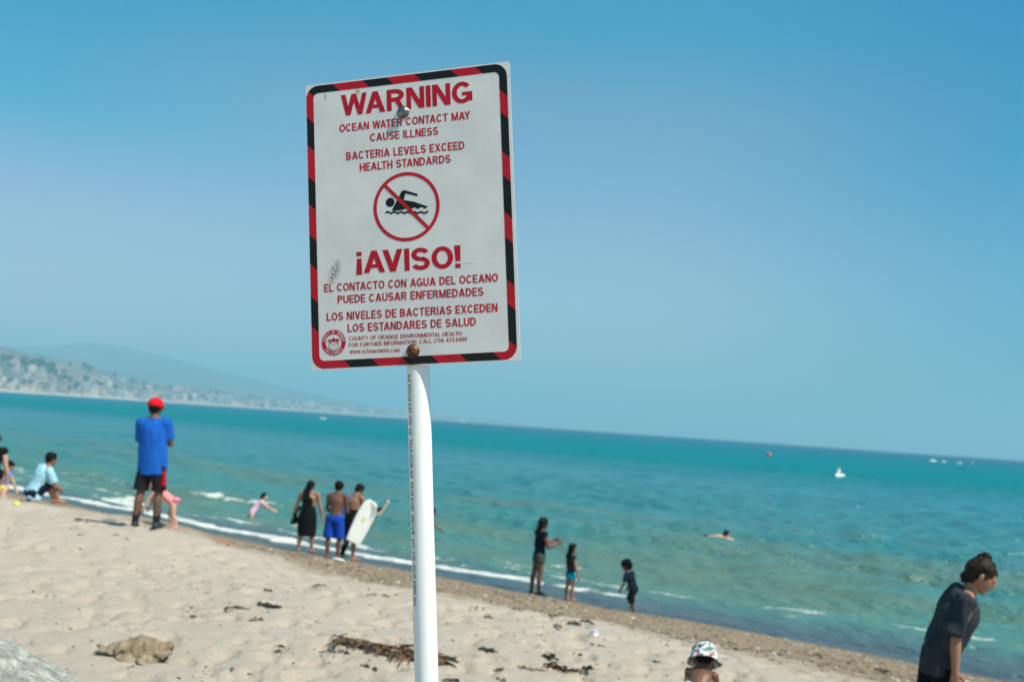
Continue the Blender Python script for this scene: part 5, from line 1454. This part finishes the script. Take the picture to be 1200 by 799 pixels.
    for j in range(n_):
        k = (j + 1) % n_; F.append((b0 + j, b0 + k, b1 + k, b1 + j)); F.append((b1 + j, b1 + k, b2 + k, b2 + j))
    pm, nt, pp, _ = new_mat('white_pvc'); v = objco(nt)
    mp = nt.nodes.new('ShaderNodeMapping'); mp.inputs['Scale'].default_value = (1, .18, 1); nt.links.new(v, mp.inputs[0])
    cc = ramp(nt, noisen(nt, 40, 5, .65, mp.outputs[0]), [(.3, (.70, .70, .68)), (.6, (.78, .78, .765)), (.8, (.80, .80, .79))])
    sp = ramp(nt, noisen(nt, 170, 4, .7, v), [(.69, (0, 0, 0)), (.74, (.6, .6, .6))]); cc = mixc(nt, sp, cc, (.42, .38, .32, 1))
    nt.links.new(cc, pp.inputs['Base Color']); pp.inputs['Roughness'].default_value = .42; pp.inputs['Specular IOR Level'].default_value = .45
    bump(nt, pp, noisen(nt, 260, 3, .6, v), .12, .0008)
    pole = mesh_obj('pole', V, F, pm, root, True)
    # print running up the pipe's left flank, bent round it
    G = Glyphs(.17); text = 'IPS SCH/40 PVC 1120  PR  ASTM D1785 IPN  ASTM D1785  NSF/PW  PVC 1120  ASTM D2665 INSIDE'
    text = text.replace('INSIDE', 'UPC')
    ink = simple('pipe_ink', (.06, .06, .065, 1), .6, .3, 90)
    V = []; F = []; adv = 0; ch_h = .0085; start = a - ax * .012
    L_total = 0
    for ch in text:
        sts, W = G.g(ch)
        for si, st in enumerate(sts):
            for quad in st:
                b = len(V)
                for p2 in quad:
                    s_ = (adv + p2.x) * ch_h * .86; ang = PI + .98 - (p2.y - .5) * ch_h / r
                    rr = r + .0007 + si * .00004
                    V.append(start - ax * s_ + e1 * (rr * math.cos(ang)) + e2 * (rr * math.sin(ang)))
                F.append((b, b + 1, b + 2, b + 3))
        adv += W + .22
    print('PRINT LEN', adv * ch_h * .86)
    mesh_obj('pipe_print', V, F, ink, pole)
build_sign()

# ------------------------------------------------------------------ rocks, kelp, litter
def rock_mesh(name, mat, parent, c, rx, ry, rz, seed, sub=5, rough=.22, rot=0, flat=0):
    bm = bmesh.new(); bmesh.ops.create_icosphere(bm, subdivisions=sub, radius=1)
    for v in bm.verts:
        p = v.co.copy(); q = Vector((p.x + seed, p.y, p.z))
        d = 1 + rough * (mnoise.noise(q * 1.3) * 1.2 + mnoise.noise(q * 3) * .5 + mnoise.noise(q * 7) * .22 + mnoise.noise(q * 18) * .09)
        # chipped planes
        for i in range(7):
            rg = random.Random(seed * 13 + i); nn = Vector((rg.gauss(0, 1), rg.gauss(0, 1), rg.gauss(0, 1))).normalized(); lim_ = rg.uniform(.68, .9)
            if p.dot(nn) * d > lim_: d = d * .35 + .65 * lim_ / max(.3, p.dot(nn))
        v.co = Vector((p.x * rx * d, p.y * ry * d, p.z * rz * d))
        if flat and v.co.z > rz * flat: v.co.z = rz * flat + (v.co.z - rz * flat) * .2
    if rot: bmesh.ops.rotate(bm, verts=bm.verts, matrix=Matrix.Rotation(rot, 3, 'Z'))
    me = bpy.data.meshes.new(name); bm.to_mesh(me); bm.free(); me.materials.append(mat)
    me.polygons.foreach_set('use_smooth', [True] * len(me.polygons))
    o = bpy.data.objects.new(name, me); o.location = c; return link(o, parent)

def rock_mat(name, stops, scale, speck, top=None):
    m, nt, p, _ = new_mat(name); v = objco(nt)
    c = ramp(nt, noisen(nt, scale, 6, .7, v), stops)
    sp = ramp(nt, noisen(nt, scale * 7, 4, .75, v), [(.36, (1, 1, 1)), (.44, (0, 0, 0))]); c = mixc(nt, math_(nt, 'MULTIPLY', sp, .7), c, speck)
    sp = ramp(nt, noisen(nt, scale * 5, 4, .7, v), [(.60, (0, 0, 0)), (.68, (1, 1, 1))]); c = mixc(nt, math_(nt, 'MULTIPLY', sp, .5), c, (.62, .62, .58, 1))
    if top:
        g = nt.nodes.new('ShaderNodeNewGeometry'); sx = nt.nodes.new('ShaderNodeSeparateXYZ'); nt.links.new(g.outputs['Normal'], sx.inputs[0])
        f = ramp(nt, math_(nt, 'ADD', sx.outputs[2], math_(nt, 'MULTIPLY', noisen(nt, scale * 2, 4, .6, v), .5)), [(.86, (0, 0, 0)), (1.0, (1, 1, 1))])
        c = mixc(nt, f, c, top)
    nt.links.new(c, p.inputs['Base Color']); p.inputs['Roughness'].default_value = .9; p.inputs['Specular IOR Level'].default_value = .2
    bump(nt, p, noisen(nt, scale * 6, 5, .7, v), .9, .02); return m

gran = rock_mat('speckled_granite', [(.34, (.24, .235, .21)), (.5, (.46, .44, .385)), (.62, (.74, .68, .58))], 20, (.16, .16, .15, 1))
d = at_dist(10, 800, 3.9)
o = rock_mesh('boulder', gran, None, (d.x - .27, d.y + .10, d.z - .43), .84, .55, .50, 4, 6, .24)
tag(o, 'large pale grey speckled boulder at the bottom left corner', 'boulder')
brn = rock_mat('brown_crumbly_rock', [(.3, (.17, .11, .06)), (.5, (.32, .24, .155)), (.7, (.46, .39, .30))], 12, (.05, .035, .02, 1))
q = ground_at(150, 772)
c = Sculpt(); rg = random.Random(5)
for (x_, y_, z_, r_) in ((-.20, .0, .05, .06), (-.13, .03, .07, .075), (-.05, .05, .07, .10), (.06, .06, .07, .12), (.16, .05, .08, .09), (.21, .08, .11, .05), (-.24, .04, .10, .03), (.12, -.04, .02, .08), (-.02, -.03, .02, .08), (.0, .16, .06, .13)):
    c.hull([Vector((x_, y_, z_)) + Vector((rg.gauss(0, 1), rg.gauss(0, 1), rg.gauss(0, .7))).normalized() * r_ * rg.uniform(.8, 1.25) for _ in range(22)])
o = c.build('rock', brn, None, .009, 1, 1, [(.022, 8, 8, 8, 3), (.012, 26, 26, 26, 6), (.006, 70, 70, 70, 2)]); o.location = (q.x, q.y + .06, q.z - .025); o.scale = (1, 1, .78)
tag(o, 'low tan brown rough rock half buried in the sand right of the grey boulder', 'rock')

KELP = [simple('dark_kelp', (.030, .026, .016, 1), .45, .5, 20, .4, 60), simple('brown_kelp', (.16, .075, .03, 1), .5, .5, 20, .4, 60), simple('green_kelp', (.045, .055, .018, 1), .5, .5, 20, .4, 60), simple('tan_kelp', (.30, .19, .09, 1), .6, .4, 20, .4, 60)]
def ribbons(rg, n, length, spread, ang, width, height, sg_=.55):
    """curling kelp blades and stipes lying on sand, in local metres"""
    V = []; F = []
    for i in range(n):
        a = ang + rg.gauss(0, sg_); L = length * rg.uniform(.18, .5) * (.55 if n > 60 else 1); u = rg.uniform(-.5, .5)
        c = Vector((math.cos(ang) * u * length - math.sin(ang) * rg.gauss(0, spread), math.sin(ang) * u * length + math.cos(ang) * rg.gauss(0, spread), 0))
        w = width * rg.uniform(.4, 1.2); seg = 8; h0 = rg.uniform(.2, 1) * height * max(0, 1 - abs(u) * 1.2); prev = None
        p = c.copy()
        for k in range(seg + 1):
            t = k / seg; a += rg.gauss(0, .32)
            p = p + Vector((math.cos(a), math.sin(a), 0)) * L / seg
            ww = w * (math.sin(PI * min(1, t * .9 + .08)) ** .6) * .5 + .001; side = Vector((-math.sin(a), math.cos(a), 0)); tw = rg.gauss(0, .6)
            side = side * math.cos(tw) + Vector((0, 0, 1)) * math.sin(tw)
            z = h0 * math.sin(PI * t) + height * .12 * rg.random() + .004
            V += [(p + side * ww + Vector((0, 0, z))), (p - side * ww + Vector((0, 0, z + .002))), (p - side * ww * .9 + Vector((0, 0, z - .004))), (p + side * ww * .9 + Vector((0, 0, z - .004)))]
            b = len(V) - 4
            if k:
                for q in range(4): F.append((b - 4 + q, b - 4 + (q + 1) % 4, b + (q + 1) % 4, b + q))
    return V, F
def kelp(px, py, wpx, slope, n, label, mats=(0, 1), height=.03, width=.02, spread=.04, seed=1, cat='seaweed', group=None):
    q = ground_at(px, py); D = (q - CAM).length; Lm = wpx * D / FPX
    rg = random.Random(seed); az = math.atan2(q.x, q.y)
    t = empty('seaweed_clump', (q.x, q.y, 0), -az)
    s0 = None; k = 0
    for m_i in mats:
        V, F = ribbons(rg, max(2, n // len(mats)), Lm, spread, slope, width, height, .35 if n > 100 else .55)
        # drape on the sand
        cz, sz = math.cos(-az), math.sin(-az); VV = []
        X_ = np.array([q.x + v.x * cz - v.y * sz for v in V]); Y_ = np.array([q.y + v.x * sz + v.y * cz for v in V]); Zg = ground_z(X_, Y_)
        VV = [(v.x, v.y, float(Zg[i]) + v.z) for i, v in enumerate(V)]
        tag(mesh_obj('frond', VV, F, KELP[m_i], t), kind='stuff')
    zc = gz(q.x, q.y); t.location.z = zc
    for ch in t.children:
        ch.location.z = -zc
    tag(t, label, cat, group); return t

kelp(447, 761, 128, -.62, 420, 'long tangled heap of brown and black kelp behind the foot of the sign pole', (0, 0, 1, 1, 3, 0), .026, .020, .036, 3)
K = [(311, 711, 30, -.5, 26, (0, 0), 'dark flat strand of kelp on the open sand between the rocks and the pole', .05),
     (272, 712, 24, -.3, 10, (0, 1), 'thin curled strand of kelp left of the dark flat strand', .02),
     (313, 692, 15, -.7, 8, (0, 0), 'short black kelp strand above the dark flat strand', .02),
     (223, 723, 14, -.8, 8, (0, 1), 'small black and brown kelp scrap left of the curled strand', .02),
     (299, 727, 16, .2, 14, (1, 3), 'loose brown kelp scrap below the dark flat strand', .04),
     (326, 758, 11, 0, 10, (1, 0), 'small rusty kelp scrap midway between the rock and the pole', .02),
     (372, 686, 18, 0, 10, (1, 0), 'small brown kelp scrap nearest the damp sand left of the pole', .02),
     (398, 765, 20, .1, 8, (0, 1), 'thin black kelp strand just below the long heap', .02),
     (429, 782, 24, -.5, 9, (0, 1), 'short kelp sprig with a bent tail below the long heap', .02),
     (437, 697, 26, 0, 8, (3, 3), 'faded tan kelp strand on the sand left of the pole', .02),
     (518, 779, 8, 0, 18, (0, 1), 'dark kelp end poking out right of the pole', .04),
     (525, 798, 20, 0, 12, (0, 1), 'dark kelp at the bottom edge right of the pole', .03),
     (567, 762, 22, -.25, 18, (0, 2), 'dark kelp with green blades right of the pole', .03),
     (572, 724, 9, .4, 12, (0, 0), 'small round black kelp ball on the edge of the damp sand', .03),
     (582, 786, 14, 0, 8, (1, 0), 'small rusty kelp scrap right of the pole near the bottom edge', .02),
     (587, 797, 14, -1, 8, (1, 3), 'orange brown kelp scrap at the bottom edge', .02),
     (618, 783, 30, -.35, 9, (3, 0), 'thin brown stalk of kelp left of the black kelp pair', .015),
     (642, 771, 20, -.15, 26, (0, 2), 'compact dark green kelp tuft', .05),
     (653, 784, 46, -.35, 30, (0, 0, 1), 'long black kelp strand with a raised lump below the compact tuft', .05),
     (686, 785, 13, .4, 24, (0, 2), 'round black kelp tuft right of the long strand', .05),
     (677, 767, 14, 0, 6, (0, 1), 'tiny straight kelp twig above the round tuft', .015),
     (697, 756, 17, -.5, 10, (0, 1), 'short dark kelp strand below the white cup', .02),
     (670, 732, 18, -.4, 22, (0, 2), 'large dark kelp tuft on the damp sand', .06),
     (684, 728, 17, -.3, 16, (1, 0), 'brown kelp tuft beside the large dark one', .03),
     (652, 734, 9, .2, 12, (0, 0), 'small black kelp tuft left of the large dark one', .04),
     (644, 722, 14, 0, 8, (0, 1), 'thin dark kelp on the damp sand under the tall girl', .03),
     (604, 714, 12, 0, 8, (0, 1), 'thin kelp strand on the damp sand left of the tall girl', .02),
     (768, 776, 9, 0, 10, (0, 1), 'small dark kelp scrap left of the child with the hat', .03),
     (957, 768, 9, 0, 14, (0, 0), 'black kelp tuft nearest the water right of the hat child', .04),
     (1033, 786, 16, -.2, 20, (0, 0), 'black kelp tuft left of the boy in grey', .05),
     (903, 744, 12, 0, 8, (0, 0), 'dark wet kelp at the water edge right of the toddler', .03),
     (95, 610, 22, -.2, 20, (0, 1), 'dark kelp on the sand crest left of the man in blue', .03),
     (125, 609, 14, -.2, 14, (0, 0), 'small kelp tuft on the crest close to the man in blue', .02),
     (93, 627, 6, 0, 8, (0, 0), 'tiny dark kelp speck on the upper left sand', .02),
     (135, 627, 6, 0, 8, (0, 0), 'tiny black kelp speck below the man in blue', .02)]
for i, (px, py, w, sl_, n, mt, lb, h) in enumerate(K):
    kelp(px, py, w * .85, sl_, n, lb, mt, h * .75, .015 if w < 20 else .019, .012 if w < 25 else .018, 100 + i)

def litter():
    # scattered weed crumbs, shells and pebbles nobody could count
    V = []; F = []; MI = []
    pts = []
    n = 0
    while n < 6500:
        d_ = 4.5 + 22 * random.random() ** 1.3; a = R_(random.uniform(-34, 34)); x = d_ * math.sin(a); y = d_ * math.cos(a)
        s = float(shore_s(x, y))
        if s < .25: continue
        damp = s < 7.0 and x > -4.5
        if not damp and random.random() < .90: continue
        pts.append((x, y, damp, s)); n += 1
    P = np.array([(a, b) for a, b, _, _ in pts]); Z = ground_z(P[:, 0], P[:, 1])
    for (x, y, damp, s), z in zip(pts, Z):
        r = (random.uniform(.008, .028) if damp else random.uniform(.005, .018)) * (1 + .8 * (random.random() < .04)); b = len(V); m_ = 5
        ph = random.uniform(0, 6.28); el = random.uniform(.5, 1)
        for k in range(m_): V.append((x + r * math.cos(ph + 2 * PI * k / m_), y + r * el * math.sin(ph + 2 * PI * k / m_) , z - .003))
        for k in range(m_): V.append((x + r * .6 * math.cos(ph + 2 * PI * k / m_), y + r * el * .6 * math.sin(ph + 2 * PI * k / m_), z + r * random.uniform(.25, .5)))
        for k in range(m_): F.append((b + k, b + (k + 1) % m_, b + m_ + (k + 1) % m_, b + m_ + k))
        F.append(tuple(b + m_ + k for k in range(m_)))
        MI += [random.choice([0, 1, 1, 3, 1, 3, 0, 3, 1, 3, 2] if damp else [0, 0, 1, 3])] * (m_ + 1)
    me = bpy.data.meshes.new('beach_litter'); me.from_pydata(V, [], F); me.update()
    for m_ in (simple('black_pebble', (.035, .033, .03, 1), .6), simple('brown_pebble', (.14, .10, .07, 1), .7), simple('pale_shell', (.55, .50, .43, 1), .6), simple('tan_pebble', (.27, .21, .15, 1), .8)): me.materials.append(m_)
    me.polygons.foreach_set('material_index', MI)
    o = bpy.data.objects.new('beach_litter', me); link(o); tag(o, 'scattered pebbles, shell bits and weed crumbs on the sand', 'pebbles', kind='stuff')
litter()

# cup, disc, orange thing
def small_lump(name, px, py, rx, ry, rz, col, label, cat, seed, sea=False, rough=.5):
    q = ground_at(px, py); o = rock_mesh(name, simple(name + '_surface', (*col, 1), rough, .08, 20), None, (q.x, q.y, q.z + rz * .5), rx, ry, rz, seed, 3, .10)
    return tag(o, label, cat)
q = ground_at(695, 746)
t = empty('paper_cup', (q.x, q.y, q.z + .045)); t.rotation_euler = (R_(82), R_(8), R_(35)); c = Sculpt()
X3 = (Vector((1, 0, 0)), Vector((0, 1, 0)), Vector((0, 0, 1)))
wp = simple('white_paper', (.85, .85, .84, 1), .6, .03, 20); n_ = 24; V = []; F = []
for r_, z_ in ((.030, -.055), (.030, -.05), (.045, .055), (.047, .057), (.045, .059), (.043, .055), (.028, -.048), (0.0005, -.048)): V += [(r_ * math.cos(2 * PI * j / n_), r_ * math.sin(2 * PI * j / n_), z_) for j in range(n_)]
for i in range(7):
    for j in range(n_): F.append((i * n_ + j, i * n_ + (j + 1) % n_, (i + 1) * n_ + (j + 1) % n_, (i + 1) * n_ + j))
F.append(tuple(range(n_))[::-1])
mesh_obj('cup_wall', V, F, wp, t, True); t.scale = (.65, .65, .65); tag(t, 'white paper cup lying on the edge of the damp sand below the small girl', 'cup')
q = ground_at(396, 659)
t = empty('flying_disc', (q.x, q.y, q.z + .04)); t.rotation_euler = (R_(-14), R_(6), 0); V = []; F = []; n_ = 40
for r_, z_ in ((.001, .026), (.10, .026), (.16, .020), (.188, .008), (.192, -.006), (.182, -.008), (.155, .010), (.10, .018), (.001, .018)): V += [(r_ * .66 * math.cos(2 * PI * j / n_), r_ * .66 * math.sin(2 * PI * j / n_), z_) for j in range(n_)]
for i in range(8):
    for j in range(n_): F.append((i * n_ + j, i * n_ + (j + 1) % n_, (i + 1) * n_ + (j + 1) % n_, (i + 1) * n_ + j))
mesh_obj('disc', V, F, simple('white_plastic', (.75, .78, .80, 1), .35, .04, 10), t, True); tag(t, 'white plastic disc on the sand at the feet of the boy in blue shorts', 'disc')
small_lump('sandal', 262, 637, .11, .05, .02, (.42, .17, .11), 'flat orange-red sandal on the sand crest right of the man in blue', 'sandal', 5)
small_lump('toy', 19, 592, .055, .05, .04, (.62, .66, .08), 'small yellow-green beach toy on the sand at the left edge', 'toy', 9)

# things afloat -----------------------------------------------------------------
motorboat(883.5, 517.3, 17, 'small white boat breaking the horizon line right of centre', R_(10))
t = empty('buoy', tuple(sea_at(900.5, 534.3).to_tuple())); red = simple('faded_red_buoy', (.60, .06, .11, 1), .5, .15, 3)
bq = Sculpt(); bq.hull(EL((0, 0, .42), X3, (.50, .50, .48), 10)); mesh_obj('float', bq.V, bq.F, red, t, True)
bq = Sculpt(); bq.hull(DC((0.30, -.1, .3), X3[0], X3[2], .26, .3), DC((.42, -.05, .3), X3[0], X3[2], .2, .25)); mesh_obj('reflective_panel', bq.V, bq.F, white_gel, t, True)
bq = Sculpt(); bq.cap(Vector((0, 0, .8)), .04, Vector((0, 0, 1.05)), .03); mesh_obj('lifting_eye', bq.V, bq.F, dark_trim, t, True)
tag(t, 'round pinkish red buoy floating right of centre', 'buoy')
for i, (px, py, L, rz, lb) in enumerate([(1093, 540.6, 3.2, 5, 'leftmost and longest of the four white craft below the horizon'), (1106, 541.4, 2.3, 15, 'second from left of the four white craft below the horizon'),
                                         (1124, 543.2, 2.2, -10, 'third from left of the four white craft below the horizon'), (1140, 543.0, 2.4, 60, 'rightmost of the four white craft below the horizon')]):
    motorboat(px, py, L, lb, R_(rz), group='four white boats near the right end of the horizon')
t = motorboat(378.5, 490.8, 3.0, 'small white boat with brown deck in front of the far coast left of the pole', R_(200))
for c_ in t.children:
    if c_.name.startswith('cabin'): c_.data.materials.clear(); c_.data.materials.append(wood_brown)
# sailing boat
q = sea_at(542.5, 494.0); D = 3600 / q.y; q = Vector((q.x * D, 3600, 0))
t = empty('sailing_boat', (q.x, q.y, 0), R_(15)); hull_mesh('hull', 14, 4, 1.6, white_gel, t)
mesh_obj('sail', [(-5, 0, 2.5), (1, 0, 2.5), (1.2, .1, 17), (-5, .12, 2.5), (1, .12, 2.5), (1.2, .22, 17)], [(0, 1, 2), (5, 4, 3), (0, 3, 4, 1), (1, 4, 5, 2), (2, 5, 3, 0)], white_gel, t)
mesh_obj('jib', [(2, 0, 2.2), (6, 0, 2.0), (1.8, .1, 14), (2, .1, 2.2), (6, .1, 2.0), (1.8, .2, 14)], [(0, 1, 2), (5, 4, 3), (0, 3, 4, 1), (1, 4, 5, 2), (2, 5, 3, 0)], white_gel, t)
tag(t, 'tiny white sailing boat off the far headland right of the pole', 'sailing boat')
# paddler
q = sea_at(983, 558.5); t = empty('kayak', (q.x, q.y, -.03), R_(250) - math.atan2(q.x, q.y)); hull_mesh('hull', 1.9, .8, .34, white_gel, t)
V, F, _ = boxes([(-.35, -.25, -.3, .3, .28, .42, 0)]); mesh_obj('seat_back', V, F, dark_trim, t); tag(t, 'small white kayak with a paddler right of centre offshore', 'kayak')
tp = tag(empty('person', (q.x, q.y, .22), -math.atan2(q.x, q.y)), 'paddler in pale top and cap sitting in the white kayak', 'person')
p = Person(1.45, face=-30, lean=5, rua=(.4, .4, -1), rfa=(-.1, 1, -.1), rth=(.2, 1, .15), rsh=(0, 1, -.25))
p.body(SKIN['tan'], tp, voxel=.012); p.shirt(fabric('pale_grey_top', (.6, .62, .6)), tp, .7, -.1); p.hair_short(simple('pale_cap', (.62, .6, .55, 1), .8), tp, 1.1, name='cap', rough=.002)

# ------------------------------------------------------------------ haze
V, F, _ = boxes([(-14500, 14500, -14500, 14500, -7, 300, 0)])
hz = mesh_obj('haze', V, F); hm = bpy.data.materials.new('haze'); hm.use_nodes = True; nt = hm.node_tree; nt.nodes.clear()
ho = nt.nodes.new('ShaderNodeOutputMaterial'); pv = nt.nodes.new('ShaderNodeVolumePrincipled')
pv.inputs['Color'].default_value = (.40, .82, .99, 1); pv.inputs['Density'].default_value = 3.7e-4; pv.inputs['Anisotropy'].default_value = .0
nt.links.new(pv.outputs[0], ho.inputs['Volume']); hz.data.materials.append(hm); tag(hz, 'thin sea haze over the bay', kind='stuff')

bpy.context.view_layer.update()
for k_, v_ in PLACEMENTS.items(): print('PLACE', k_, v_)
def proj(w):
    d_ = Vector(w) - CAM; z = d_.dot(cF); return (600 + FPX * d_.dot(cR) / z, 399.5 - FPX * d_.dot(cU) / z)
if 0:
    pass
print('TRIS', sum(sum(len(p.vertices) - 2 for p in o.data.polygons) if len(o.data.polygons) < 200000 else 2 * len(o.data.polygons) for o in SC.objects if o.type == 'MESH'))
